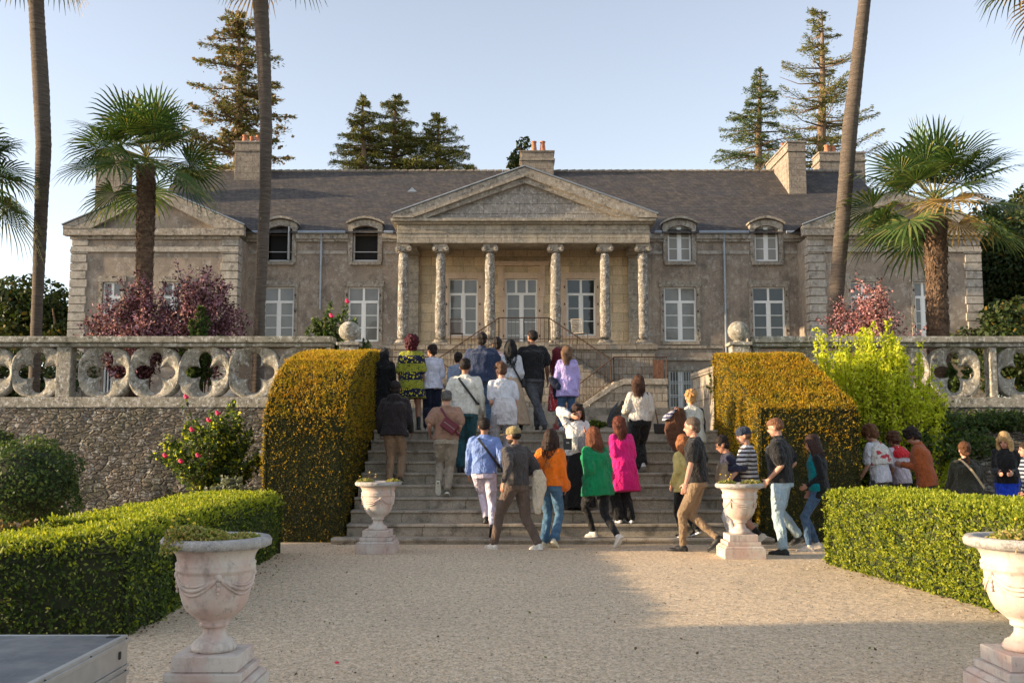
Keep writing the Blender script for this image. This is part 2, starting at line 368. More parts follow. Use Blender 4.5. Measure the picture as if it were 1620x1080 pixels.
M['euon'] = leafmat('golden euonymus', [(0, (.36, .42, .02)), (.5, (.60, .64, .04)), (1, (.82, .80, .10))], .5, .3, (.7, .85, .6), cscale=2)
M['blossom'] = leafmat('plum blossom', [(0, (.26, .11, .17)), (.6, (.46, .24, .33)), (1, (.68, .46, .55))], .35, .5, (.7, .6, .6), cscale=1.2)
M['blossom_warm'] = leafmat('pink blossom', [(0, (.42, .16, .19)), (.6, (.68, .34, .36)), (1, (.86, .60, .58))], .35, .4, (.7, .6, .6), cscale=1.2)
M['plum_leaf'] = leafmat('plum foliage', [(0, (.04, .014, .018)), (1, (.12, .045, .045))], .3, .2)
M['rose'] = flat('rose petals', (.85, .03, .12), .6, var=.2)
M['twig'] = flat('twig', (.10, .065, .045), .9, var=.2)
M['silver'] = leafmat('silver foliage', [(0, (.14, .16, .11)), (1, (.28, .31, .24))], .3, .3)
M['fennel'] = leafmat('bronze foliage', [(0, (.14, .09, .035)), (1, (.28, .19, .08))], .3, .3)
# ================================================================== SETTING
ZT = 2.25
def Dn(n): return 14.6 + .346 * (n - 1)
def Zn(n): return 0.0 if n <= 0 else .085 + .177 * (n - 1)
def sheet(name, x0, x1, y0, y1, z, mat, nx=1, ny=1):
    mb = MB()
    for i in range(nx):
        for j in range(ny):
            a, b_ = x0 + (x1 - x0) * i / nx, x0 + (x1 - x0) * (i + 1) / nx; c, d = y0 + (y1 - y0) * j / ny, y0 + (y1 - y0) * (j + 1) / ny
            mb.add([(a, c, z), (b_, c, z), (b_, d, z), (a, d, z)], [(0, 1, 2, 3)])
    return tag(mb.build(name, mat), kind='structure')
sheet('ground', -900, 900, -300, 1500, -.01, M['soil'])
sheet('gravel_path', -3.35, 4.25, -6, 14.62, .004, M['gravel'])
sheet('gravel_forecourt', -12, 14, 13.2, 14.9, .002, M['gravel'])
sheet('flower_bed', -26, -2.6, 5.0, 20.2, .001, M['soil'])
mb = MB(); mb.box(-400, -3.1, 20.35, 900, -1, ZT); mb.box(4.3, 400, 20.35, 900, -1, ZT); mb.box(-3.1, 4.3, 23.3, 900, -1, ZT)
tag(mb.build('terrace', M['terrace']), kind='structure')
# loose stones on the gravel: one uncountable mass
n_ = 30000; px_ = rng.uniform(-3.0, 4.6, n_); py_ = 3.2 + 11.4 * rng.uniform(0, 1, n_) ** 1.35
pp = np.stack([px_, py_, np.full(n_, .010)], 1)
q = leafquads(pp, np.tile([0, -.25, 1.0], (n_, 1)), .011, .75, .35, var=.6)
tag(quads('loose_pebbles', q, M['pebble']), label='small loose pebbles strewn over the gravel path', cat='gravel', kind='stuff')

# ------------------------------------------------------------------ staircase
st = empty('stone_staircase', (.6, 14.6, 0), 'broad worn granite staircase rising between two clipped yews', 'staircase')
for i in range(1, 11):
    x0, x1 = (-2.62, 3.8) if i == 1 else (-2.45, 3.65)
    mb = MB(); y0 = Dn(i); y1 = 17.75 if i < 10 else 18.4
    zb, zt_ = Zn(i - 1), Zn(i)
    ns = 9; xs = [x0 + (x1 - x0) * k / ns for k in range(ns + 1)]
    jit = [random.uniform(-.006, .006) for _ in xs]
    rows = []
    for k, x in enumerate(xs):
        j = jit[k]
        rows.append([(x, y0 + .035, zb), (x, y0 + .035 + j, zt_ - .05), (x, y0 + j, zt_ - .035), (x, y0 + j, zt_ - .012), (x, y0 + .012 + j, zt_), (x, y1, zt_), (x, y1, zb)])
    mb.ring(rows, True, True)
    mb.build('step', M['steps'], st)
mb = MB(); mb.box(-3.1, 4.3, 18.4, 23.5, .5, Zn(10) - .004); mb.build('landing', M['steps'], st)
for i in range(3):
    mb = MB(); mb.box(-3.09, 4.29, 22.3 + .36 * i, 23.6, Zn(10) - .004 + .19 * i, Zn(10) + .19 * (i + 1)); mb.build('step', M['steps'], st)

# ------------------------------------------------------------------ retaining walls, balustrades
def wall_rough(name, x0, x1, y, z0, z1, mat, lab, cat='wall', th=.35):
    mb = MB(); nx = int((x1 - x0) / .25); nz = int((z1 - z0) / .25); rows = []
    r2 = np.random.default_rng(3)
    for j in range(nz + 1):
        rows.append([(x0 + (x1 - x0) * i / nx, y + (r2.uniform(-.012, .012) if 0 < i < nx else 0), z0 + (z1 - z0) * j / nz) for i in range(nx + 1)])
    mb.ring(rows, False, False)
    mb.box(x0, x1, y + .06, y + th, z0, z1 - .002)
    return tag(mb.build(name, mat), lab, cat)
wall_rough('retaining_wall', -30, -3.1, 20.0, 0, 2.27, M['rubble'], 'rough rubble retaining wall behind the red rose, below the left balustrade')
wall_rough('retaining_wall', 4.3, 32, 20.0, 0, 2.27, M['rubble'], 'rough rubble retaining wall behind the blond woman, below the right balustrade')
def quatre_r(t):
    return .10 + .305 * abs(math.cos(2 * t)) ** .95
def quatrefoil(parent, cx, cz, y, R=.5, sx=1.0):
    mb = MB(); n = 64; rows = []
    for k in range(n):
        t = 2 * math.pi * k / n; ri = quatre_r(t) * R / .5
        ro = R * 1.05 * (abs(math.cos(t)) ** 2.9 + abs(math.sin(t)) ** 2.9) ** (-1 / 2.9); e = (ro - ri) * .5
        c, s_ = math.cos(t) * sx, math.sin(t)
        pr = [(ri, -.015), (ri, .015), (ri + e, .085), (ro - .03, .115), (ro, .08), (ro, -.08), (ro - .03, -.115), (ri + e, -.085)]
        w = random.uniform(-.006, .006)
        rows.append([(cx + (r + w) * c, y + d, cz + (r + w) * s_) for r, d in pr])
    rows.append(rows[0])
    mb.ring(rows, True, False)
    o = mb.build('quatrefoil', M['balus'], parent, smooth=False, bevel=0)
    sm = o.modifiers.new('s', 'SUBSURF'); sm.levels = 1; sm.render_levels = 1; BAKE.append((o, ('lump', .012, 9)))
    return o
def balustrade(x0, x1, y, centres, piers, lab, endx):
    e = empty('balustrade', ((x0 + x1) / 2, y, ZT), lab, 'balustrade')
    zb, zc0, zc1 = 2.36, 3.40, 3.58
    MB().box(x0, x1, y - .17, y + .17, ZT - .1, zb).build('plinth', M['balus'], e, bevel=.015)
    mb = MB(); mb.box(x0 - .05, x1 + .05, y - .24, y + .24, zc0 + .05, zc1); mb.box(x0 - .02, x1 + .02, y - .18, y + .18, zc0 - .03, zc0 + .05)
    mb.build('coping', M['coping'], e, bevel=.02)
    for (a, b_) in piers: MB().box(a, b_, y - .14, y + .14, zb, zc0 - .03).build('pier', M['balus'], e, bevel=.015)
    for cx in centres: quatrefoil(e, cx, (zb + zc0 - .03) / 2, y, .505)
    return e
cl = [fx(px, 20, 590) for px in (400, 321, 242, 163)]
cl = [fx(479, 20, 590)] + cl + [fx(56, 20, 590) - k * 1.0 for k in range(0, 5)]
balustrade(-9.0 - 5, fx(525, 20), 20.15, cl, [(fx(94, 20), fx(117, 20)), (fx(518, 20), fx(525, 20))], 'lichened stone balustrade of pierced quatrefoils behind the left hedge', 0)
cr_ = [fx(1620 + k * 84, 20, 590) for k in range(0, 4)] + [fx(1513, 20, 590) - k * 1.03 for k in (0, 1, 2, 3)]
balustrade(fx(1189, 20), 15.5, 20.15, cr_, [(fx(1561, 20), fx(1572, 20)), (fx(1189, 20), fx(1200, 20))], 'lichened stone balustrade of pierced quatrefoils behind the golden bush', 0)
def finial(px, lab):
    x = fx(px, 20, 524); zb = P(px, 524, 20).z
    e = empty('ball_finial', (x, 20, 2.2), lab, 'stone ball', 'stone balls at the stair head')
    mb = MB(); mb.box(x - .17, x + .17, 19.83, 20.17, 1.6, zb - .27); mb.box(x - .23, x + .23, 19.77, 20.23, zb - .30, zb - .235); mb.build('pedestal', M['balus'], e, bevel=.012)
    mb = MB(); mb.lathe([(.10, -.235), (.11, -.20), (.075, -.185)], (x, 20, zb), 20); mb.ell((x, 20, zb), (.215, 0, 0), (0, .215, 0), (0, 0, .205), 28, 16)
    mb.build('ball', M['balus'], e, smooth=True)
finial(553, 'pale stone ball finial at the left side of the stair head')
finial(1168, 'pale stone ball finial at the right side of the stair head')
for x0, x1, side in ((-3.48, -3.12, 'left'), (4.32, 4.68, 'right')):
    mb = MB(); mb.box(x0, x1, 20.2, 23.8, 1.4, 2.95); mb.box(x0 - .04, x1 + .04, 20.16, 23.85, 2.95, 3.08)
    tag(mb.build('parapet_wall', M['masonry'], None, bevel=.01), 'low granite parapet running back from the %s stone ball' % side, 'wall')

# ================================================================== MANOR HOUSE
YF = 44.0; YP = 41.3; YV = 42.2
house = empty('manor_house', (.6, YF, ZT), 'long two storey granite manor with slate roof and columned central portico', 'house')
def wallgrid(mb, x0, x1, z0, z1, y, holes, depth=.3, m=0):
    xs = sorted({x0, x1, *[h[0] for h in holes], *[h[1] for h in holes]}); zs = sorted({z0, z1, *[h[2] for h in holes], *[h[3] for h in holes]})
    for a, b_ in zip(xs, xs[1:]):
        for c, d in zip(zs, zs[1:]):
            cx, cz = (a + b_) / 2, (c + d) / 2
            if any(h[0] < cx < h[1] and h[2] < cz < h[3] for h in holes) or not (x0 <= cx <= x1): continue
            mb.add([(a, y, c), (b_, y, c), (b_, y, d), (a, y, d)], [(0, 1, 2, 3)], m)
    for a, b_, c, d in holes:
        Y2 = y + depth
        mb.add([(a, y, c), (a, Y2, c), (a, Y2, d), (a, y, d)], [(0, 1, 2, 3)], m); mb.add([(b_, y, c), (b_, Y2, c), (b_, Y2, d), (b_, y, d)], [(3, 2, 1, 0)], m)
        mb.add([(a, y, d), (b_, y, d), (b_, Y2, d), (a, Y2, d)], [(0, 3, 2, 1)], m); mb.add([(a, y, c), (b_, y, c), (b_, Y2, c), (a, Y2, c)], [(0, 1, 2, 3)], m)
def window(parent, x0, x1, z0, z1, y, rows=3, top=.27, cols=2, pane='pane', lab=None, name='window', topcols=None, white='white', bars=True):
    w = x1 - x0; h = z1 - z0; zt_ = z1 - h * top; ya, yb = y + .10, y + .16
    mb = MB(); F = .055
    mb.box(x0, x0 + F, ya, yb, z0, z1); mb.box(x1 - F, x1, ya, yb, z0, z1)
    mb.box(x0 + F, x1 - F, ya, yb, z0, z0 + F * 1.5); mb.box(x0 + F, x1 - F, ya, yb, z1 - F, z1)
    if top: mb.box(x0 + F, x1 - F, ya - .015, yb - .002, zt_ - .055, zt_ + .055)
    xc = (x0 + x1) / 2; zl = (zt_ - .055) if top else (z1 - F)
    mb.box(xc - .065, xc + .065, ya - .012, yb - .004, z0 + F * 1.5, zl)
    leafs = [(x0 + F, xc - .065), (xc + .065, x1 - F)]
    for a, b_ in leafs:
        mb.box(a, a + .035, ya + .004, yb - .006, z0 + F * 1.5, zl); mb.box(b_ - .035, b_, ya + .004, yb - .006, z0 + F * 1.5, zl)
        if bars:
            for k in range(1, rows):
                zz = z0 + F * 1.5 + (zl - z0 - F * 1.5) * k / rows; mb.box(a + .035, b_ - .035, ya + .01, yb - .01, zz - .017, zz + .017)
    if top:
        tc = topcols or 2
        for k in range(1, tc):
            xx = x0 + w * k / tc; mb.box(xx - .05, xx + .05, ya - .01, yb - .004, zt_ + .055, z1 - F)
    o = mb.build(name, M[white], parent)
    if lab: o['label'] = lab
    MB().box(x0 + .01, x1 - .01, y + .128, y + .14, z0 + .01, z1 - .01).build('pane', M[pane], o)
    return o
def surround(parent, x0, x1, z0, z1, y, w=.2, mat='trim', sill=True, lint=.3, ears=.06):
    mb = MB()
    mb.box(x0 - w, x0, y - .045, y + .02, z0, z1); mb.box(x1, x1 + w, y - .045, y + .02, z0, z1)
    mb.box(x0 - w - ears, x1 + w + ears, y - .06, y + .02, z1, z1 + lint)
    if sill: mb.box(x0 - w * .6, x1 + w * .6, y - .09, y + .1, z0 - .14, z0)
    for zz in (.2, .55, .85):
        for xx in (x0 - w * .35, x1 + w * .35): mb.box(xx - .025, xx + .025, y - .075, y - .045, z0 + (z1 - z0) * zz - .05, z0 + (z1 - z0) * zz + .05, 1)
    return mb.build('window_surround', [M[mat], M['iron']], parent)
X0, X1 = fx(373, YF), fx(1283, YF); ZE = fz(371, YF)
zw0, zw1 = fz(540, YF), fz(454, YF)
main_w = [(fx(a, YF), fx(b_, YF), zw0, zw1) for a, b_ in ((417, 466), (551, 600), (1050, 1101), (1190, 1241))]
dz0, dz1 = fz(413, YF), fz(357, YF)
dorm = [(fx(a, YF), fx(b_, YF)) for a, b_ in ((424, 461), (557, 597), (1057, 1095), (1195, 1233))]
bw = (fx(1058, YF, 600), fx(1096, YF, 600), fz(646, YF), fz(586, YF))
xp0, xp1 = fx(648, YF), fx(1008, YF)      # behind the portico
holes_l = [h for h in main_w[:2]] + [(a, b_, dz0, ZE + .001) for a, b_ in dorm[:2]]
holes_r = [h for h in main_w[2:]] + [(a, b_, dz0, ZE + .001) for a, b_ in dorm[2:]] + [bw]
mb = MB(); wallgrid(mb, X0, xp0, ZT - .1, ZE, YF, holes_l); wallgrid(mb, xp1, X1, ZT - .1, ZE, YF, holes_r)
mb.box(X0, xp0, YF + .31, YF + .4, ZT, ZE, 1); mb.box(xp1, X1, YF + .31, YF + .4, ZT, ZE, 1)
mb.box(X0, X1, YF + 8, YF + 8.3, ZT, ZE, 0)
mb.build('wall', [M['facade'], M['void']], house)
for a, b_ in ((X0, xp0 - .02), (xp1 + .02, X1)):
    cc = [a] + [v for p, q_ in dorm for v in (p - .201, q_ + .201) if a < p < b_] + [b_]
    for k in range(0, len(cc) - 1, 2):
        mb = MB(); mb.box(cc[k], cc[k + 1], YF - .20, YF + .02, fz(379, YF), ZE); mb.box(cc[k], cc[k + 1], YF - .12, YF + .02, fz(383, YF), fz(379, YF)); mb.build('cornice', M['trim'], house)
    for z0, z1, d_ in ((570, 566, .12), (551, 547, .10)): MB().box(a, b_, YF - d_, YF + .02, fz(z0, YF), fz(z1, YF)).build('plinth_moulding', M['trim'], house)
zs_ = (fz(402, YF), fz(397, YF))
for cuts in (sorted([X0] + [v for a, b_ in dorm[:2] for v in (a - .25, b_ + .25)] + [xp0]), sorted([xp1] + [v for a, b_ in dorm[2:] for v in (a - .25, b_ + .25)] + [X1])):
    for k in range(0, len(cuts) - 1, 2): MB().box(cuts[k], cuts[k + 1], YF - .05, YF + .02, *zs_).build('string_course', M['quoin'], house)
for i, h in enumerate(main_w):
    window(house, *h, YF, pane='pane' if i < 2 else 'pane_dark' if i == 3 else 'pane'); surround(house, *h, YF, .16, lint=.27, sill=(i > 1))
w_ = window(house, *bw, YF, rows=3, top=0, pane='pane_dark'); surround(house, *bw, YF, .18, lint=.2)
mb = MB(); nb = 9
for k in range(nb): mb.tube([(bw[0] + (bw[1] - bw[0]) * (k + .5) / nb, YF + .04, bw[2] + .02), (bw[0] + (bw[1] - bw[0]) * (k + .5) / nb, YF + .04, bw[3] - .02)], .014, 6)
mb.box(bw[0] + .01, bw[1] - .01, YF + .033, YF + .048, bw[2] + .5, bw[2] + .53); mb.box(bw[0] + .01, bw[1] - .01, YF + .033, YF + .048, bw[3] - .5, bw[3] - .47)
mb.build('security_bars', M['greyframe'], house)
# dormers: arched stone frames breaking the eaves
def arc(x0, x1, z, rise, n=14): return [(x0 + (x1 - x0) * k / n, z + rise * math.sin(math.pi * k / n) ** .9) for k in range(n + 1)]
for i, (a, b_) in enumerate(dorm):
    d = empty('dormer', ((a + b_) / 2, YF, dz0)); d.parent = house; d.location = Vector(((a + b_) / 2, YF, dz0)) - Vector(house.location)
    mb = MB(); w = .2
    mb.box(a - w, a, YF - .08, YF + .3, dz0 - .05, dz1 - .05); mb.box(b_, b_ + w, YF - .08, YF + .3, dz0 - .05, dz1 - .05)
    top_ = arc(a - w, b_ + w, dz1 + .06, .20); bot = arc(a, b_, dz1 - .16, .15)
    poly = [(a - w, dz1 - .05), (a, dz1 - .05)] + bot + [(b_, dz1 - .05), (b_ + w, dz1 - .05)] + top_[::-1]
    mb.prismY(poly, YF - .08, YF + .3)
    mb.box(a - .15, b_ + .15, YF - .14, YF + .1, dz0 - .19, dz0 - .05)
    hd = arc(a - w - .08, b_ + w + .08, dz1 + .05, .25); hi = arc(a - w - .08, b_ + w + .08, dz1 + .13, .27)
    mb.prismY(hd + hi[::-1], YF - .24, YF + .35)
    o = mb.build('frame', M['trim'], house); o.name = 'dormer_frame'; o.parent = d; o.location = -Vector(((a + b_) / 2, YF, dz0))
    mb = MB(); mb.prismY([(a - w, ZE - .1), (b_ + w, ZE - .1)] + [(x, z + .08) for x, z in top_[::-1]], YF + .31, YF + 2.6)
    o = mb.build('dormer_roof', M['slate'], house); o.parent = d; o.location = -Vector(((a + b_) / 2, YF, dz0))
    if i < 2:
        mb = MB(); mb.box(a, b_, YF + .1, YF + .16, dz0, dz0 + .07)
        mb.tube([(a, YF + .05, dz0 + .42), (b_, YF + .05, dz0 + .42)], .018, 6)
        if i == 0: mb.box(b_ - .16, b_ - .11, YF - .3, YF + .1, dz0 + .05, dz1 - .1); mb.box(b_ - .16, b_ - .13, YF - .3, YF - .25, dz0 + .05, dz1 - .1)
        else: mb.box(a + .02, a + .07, YF + .1, YF + .6, dz0 + .05, dz1 - .1)
        o = mb.build('open_casement', M['greyframe'], house)
        MB().box(a, b_, YF + .29, YF + .305, dz0, dz1 + .05).build('pane', M['void'], o)  # near-black sheet paints the unlit room behind the open casement
    else:
        o = window(house, a, b_, dz0, dz1, YF, rows=3, top=.0, pane='curtain'); o.name = 'dormer_window'
    o.parent = d; o.location = -Vector(((a + b_) / 2, YF, dz0))
for a, b_ in ((X0, dorm[0][0] - .3), (dorm[0][1] + .3, dorm[1][0] - .3), (dorm[1][1] + .3, fx(622, YF)), (fx(1036, YF), dorm[2][0] - .3), (dorm[2][1] + .3, dorm[3][0] - .3), (dorm[3][1] + .3, X1)):
    MB().tube([(a, YF - .28, ZE + .05), (b_, YF - .28, ZE + .05)], .075, 8).build('gutter', M['zinc'], house)
for px, y1, dy in ((376.5, 545, YF - .1), (508, 490, YF - .1), (1146, 560, YF - .1), (1279, 540, YF - .1)):
    x = fx(px, YF); MB().tube([(x, YF - .25, ZE), (x, YF - .12, ZE - .35), (x, YF - .12, fz(y1, YF))], .05, 8).build('downpipe', M['zinc'], house)
# main roof
YR = 50.5; ZR = fz(272, YR); xa, xb = fx(285, YR, 272), fx(1352, YR, 272)
mb = MB(); e0, e1 = fx(222, YF), fx(1440, YF); ye = YF - .22; yb_ = 2 * YR - ye; zE = ZE + .03
mb.add([(e0, ye, zE), (e1, ye, zE), (xb, YR, ZR), (xa, YR, ZR), (e0, yb_, zE), (e1, yb_, zE)], [(0, 1, 2, 3), (1, 5, 2), (5, 4, 3, 2), (4, 0, 3)])
roof = mb.build('roof', M['slate'], house)
mb = MB(); k = xa
while k < xb:
    mb.tube([(k, YR, ZR + .02), (k + .36, YR, ZR + .05)], [.09, .10], 7); k += .38
mb.build('ridge_tiles', M['chimney'], house)
mb = MB(); vx, vz, vy = fx(653, 46.6, 302), fz(304, 46.4), 46.4
mb.add([(vx - .22, vy - .1, vz), (vx + .22, vy - .1, vz), (vx, vy - .1, vz + .22), (vx, vy + .6, vz + .22)], [(0, 1, 2), (1, 3, 2), (0, 2, 3)])
mb.build('roof_vent', M['zinc'], house)
# chimneys
def pot(mb, x, y, z, h=.55, r=.17): mb.lathe([(r, 0), (r, .05), (r * .85, .08), (r * .62, h * .85), (r * .8, h * .9), (r * .8, h), (r * .5, h)], (x, y, z), 14)
def chimney(xl, xr, pyb, pyt, D, dep, pots, cap=True):
    a, b_ = fx(xl, D, pyt), fx(xr, D, pyt); z0, z1 = fz(pyb, D) - 1.5, fz(pyt, D)
    mb = MB(); mb.box(a, b_, D, D + dep, z0, z1 - .55)
    mb.box(a - .06, b_ + .06, D - .06, D + dep + .06, z1 - .55, z1 - .42); mb.box(a, b_, D, D + dep, z1 - .42, z1 - .1); mb.box(a - .05, b_ + .05, D - .05, D + dep + .05, z1 - .1, z1)
    o = mb.build('chimney', M['chimney'], house, bevel=.02)
    for x, yy, h, r in pots:
        pb = MB(); pot(pb, fx(x, D, pyt), D + yy, z1, h, r); pb.build('chimney_pot', M['terra'], o, smooth=True).location = -Vector(house.location) + Vector(house.location) - Vector(house.location)
    for ch in o.children: ch.location = (0, 0, 0)
    return o
chimney(372, 412, 282, 223, 49.5, 1.3, [(384, .4, .42, .17), (393, .7, .42, .17), (405, .5, .42, .17)])
chimney(824, 876, 275, 238, 49.8, .9, [(845, .4, .58, .18), (859, .4, .58, .18)])
chimney(1246, 1274, 295, 223, 47.8, 4.2, [(1253, 1.6, .35, .15)])
chimney(1296, 1368, 285, 240, 51.5, 1.2, [(1312, .4, .45, .2), (1323, .5, .42, .18), (1353, .5, .45, .2)])
chimney(153, 196, 340, 236, 46.5, 1.2, [])
# pavilions
def pavilion(xl, xr, apex, wl, barred, side):
    a, b_ = fx(xl, YV), fx(xr, YV); ze = fz(374, YV); cx = (a + b_) / 2
    g0, g1 = fz(534, YV), fz(446, YV)
    holes = [(fx(p, YV), fx(q_, YV), g0, g1) for p, q_ in wl] + [(fx(p, YV, 600), fx(q_, YV, 600), fz(625, YV), fz(578, YV)) for p, q_ in barred]
    mb = MB(); wallgrid(mb, a, b_, ZT - .1, ze, YV, holes, .25)
    mb.box(a + .02, b_ - .02, YV + .26, YV + 8, ZT, ze); 
    for x in (a, b_): mb.add([(x, YV, ZT - .1), (x, YF + 6, ZT - .1), (x, YF + 6, ze), (x, YV, ze)], [(0, 1, 2, 3) if x == b_ else (3, 2, 1, 0)])
    mb.build('pavilion_wall', M['facade'], house)
    for i, h in enumerate(holes):
        if i < len(wl): window(house, *h, YV); surround(house, *h, YV, .15, lint=.25, sill=False)
        else:
            o = window(house, *h, YV, rows=1, top=0, white='white', pane='pane_dark'); mb = MB()
            for k in range(6): xx = h[0] + (h[1] - h[0]) * (k + .5) / 6; mb.box(xx - .02, xx + .02, YV + .03, YV + .06, h[2] + .01, h[3] - .01)
            mb.build('security_bars', M['white'], house)
    for x in (a, b_):                       # quoins, with their joints
        mb = MB(); z = ZT; k = 0; s_ = 1 if x == a else -1
        while z < ze - .62:
            hh = .36; w = .68 if k % 2 == 0 else .62
            xx0, xx1 = sorted((x - s_ * .07, x + s_ * w)); mb.box(xx0, xx1, YV - .07, YV + .5, z, z + hh - .035)
            z += hh; k += 1
        xx0, xx1 = sorted((x - s_ * .04, x + s_ * .66)); mb.box(xx0, xx1, YV - .05, YV + .5, z, ze)
        mb.build('quoins', M['quoin'], house, bevel=.014)
    mb = MB(); mb.box(a - .08, b_ + .08, YV - .12, YV + .02, fz(399, YV), fz(395, YV)); mb.box(a - .06, b_ + .06, YV - .09, YV + .02, fz(395, YV), fz(391, YV))
    mb.build('string_course', M['quoin'], house)
    # pediment
    za = fz(apex, YV); zt_ = fz(362, YV); ov = .33
    mb = MB(); L, R_ = a - ov, b_ + ov
    mb.box(L, R_, YV - .30, YV + .05, ze, zt_ - .04); mb.box(a - .1, b_ + .1, YV - .12, YV + .04, ze - .14, ze - .002)
    th = .42; z0 = zt_ - .04
    for s_, xx in ((1, L), (-1, R_)):
        mb.prismY([(xx, z0), (xx + s_ * 1.2, z0), (cx, za - th), (cx, za), (xx, z0 + .12)][::s_], YV - .34, YV + .06)
    mb.build('pediment_cornice', M['trim'], house)
    MB().prismY([(a - .1, z0), (b_ + .1, z0), (cx, za - .25)], YV - .05, YV + .03).build('tympanum', M['facade'], house)
    mb = MB(); yb2 = YV + 7
    mb.add([(L - .04, YV - .36, z0 + .13), (cx, YV - .36, za + .03), (R_ + .04, YV - .36, z0 + .13), (L - .04, yb2, z0 + .13), (cx, yb2, za + .03), (R_ + .04, yb2, z0 + .13)], [(0, 1, 4, 3), (1, 2, 5, 4)])
    mb.build('pavilion_roof', M['slate'], house)
    mb = MB()
    for s_, xx in ((1, L), (-1, R_)): mb.tube([(xx - s_ * .04, YV - .36, z0 + .16), (cx, YV - .36, za + .06)], .035, 6)
    mb.build('flashing', M['zinc'], house)
pavilion(113, 374, 299, [(163, 192), (258, 288)], [(162, 194)], 'left')
pavilion(1282, 1551, 305, [(1345, 1385), (1446, 1474)], [], 'right')
# portico
port = empty('portico'); port.parent = house; PO = Vector((.6, YP, ZT)); port.location = PO - Vector(house.location)
def pp_(o, ch=True):
    o.parent = port; o.location = -PO; return o
pw = MB(); ZFL = fz(546, YP); zc = fz(387, YP)
hw = [(fx(710, YF), fx(756, YF), fz(531, YF), fz(441, YF)), (fx(800, YF), fx(850, YF), ZFL + .02, fz(441, YF)), (fx(896, YF), fx(942, YF), fz(531, YF), fz(441, YF))]
wallgrid(pw, xp0, xp1, ZFL - .3, zc + .3, YF - .03, hw, .3)
pw.build('sandstone_wall', M['ashlar'], house)
for i, h in enumerate(hw):
    if i == 1:
        window(house, *h, YF - .03, rows=4, top=.21, topcols=3, name='front_door')
    else: window(house, *h, YF - .03, rows=3, top=.27, pane='pane' if i == 0 else 'pane_dark')
    surround(house, *h, YF - .03, .27, 'frame_stone', sill=(i != 1), lint=.27, ears=0)
mb = MB(); a, b_ = hw[1][0] - .55, hw[1][1] + .55
mb.box(a, b_, YF - .32, YF - .03, fz(418, YF), fz(415, YF)); mb.box(a + .06, b_ - .06, YF - .22, YF - .03, fz(421, YF), fz(418, YF)); mb.box(a + .2, a + .45, YF - .12, YF - .03, fz(470, YF), fz(421, YF)); mb.box(b_ - .45, b_ - .2, YF - .12, YF - .03, fz(470, YF), fz(421, YF))
mb.build('door_hood', M['frame_stone'], house)
XA, XB = fx(629, YP), fx(1027, YP); yf0 = YP - .38
for x in (xp0 + .02, xp1 - .42): MB().box(x, x + .4, YF - .22, YF - .035, ZFL, zc).build('anta', M['entab'], house)
mb = MB(); mb.box(XA, XB, yf0 + .02, YP + .38, zc, fz(372, YP)); mb.box(XA - .03, XB + .03, yf0 - .02, YP + .38, fz(372, YP), fz(370, YP)); mb.box(XA, XB, yf0 + .03, YP + .38, fz(370, YP), fz(358, YP))
for x in (XA, XB - .7): mb.box(x, x + .7, YP + .38, YF, zc, fz(358, YP))
mb.box(XA - .12, XB + .12, yf0 - .12, YF, fz(358, YP), fz(355, YP)); mb.box(XA - .24, XB + .24, yf0 - .26, YF, fz(355, YP), fz(350, YP))
pp_(mb.build('entablature', M['entab'], None, bevel=.012))
mb = MB(); mb.box(XA + .7, XB - .7, YP + .38, YF - .03, zc + .28, zc + .34)
for px in (697, 775, 879, 957): x = fx(px, YP); mb.box(x - .2, x + .2, YP + .38, YF - .03, zc + .06, zc + .28)
pp_(mb.build('ceiling', M['entab'], None))
YD = yf0 - .3; zP0 = fz(350, YP); za = fz(265, YD); L, R_ = fx(620, YD), fx(1041, YD); cx = (L + R_) / 2
mb = MB()
for th, yo, z_ in ((.62, 0, 0), (.38, -.14, .0)):
    for s_, xx in ((1, L), (-1, R_)):
        t = th; sl = (za - zP0 - .14) / (cx - L)
        mb.prismY([(xx, zP0 + .003), (xx + s_ * (t / sl * .8), zP0 + .003), (cx, za - t), (cx, za), (xx, zP0 + .14)][::s_], YD + yo + .1, YP + .3 - yo * 0 + yo * .01)
pp_(mb.build('raking_cornice', M['trim'], None))
mb = MB(); mb.prismY([(XA, zP0), (XB, zP0), (cx, za - .35)], yf0 + .02, YP + .28); pp_(mb.build('tympanum', M['pediment'], None))
mb = MB(); yb3 = YR - .3
mb.add([(L - .05, YD - .06, zP0 + .15), (cx, YD - .06, za + .03), (R_ + .05, YD - .06, zP0 + .15), (L - .05, yb3, zP0 + .15), (cx, yb3, za + .03), (R_ + .05, yb3, zP0 + .15)], [(0, 1, 4, 3), (1, 2, 5, 4)])
pp_(mb.build('portico_roof', M['slate'], None))
mb = MB()
for s_, xx in ((1, L), (-1, R_)): mb.tube([(xx - s_ * .04, YD - .06, zP0 + .17), (cx, YD - .06, za + .06)], .035, 6)
pp_(mb.build('flashing', M['zinc'], None))
hc = zc - ZFL
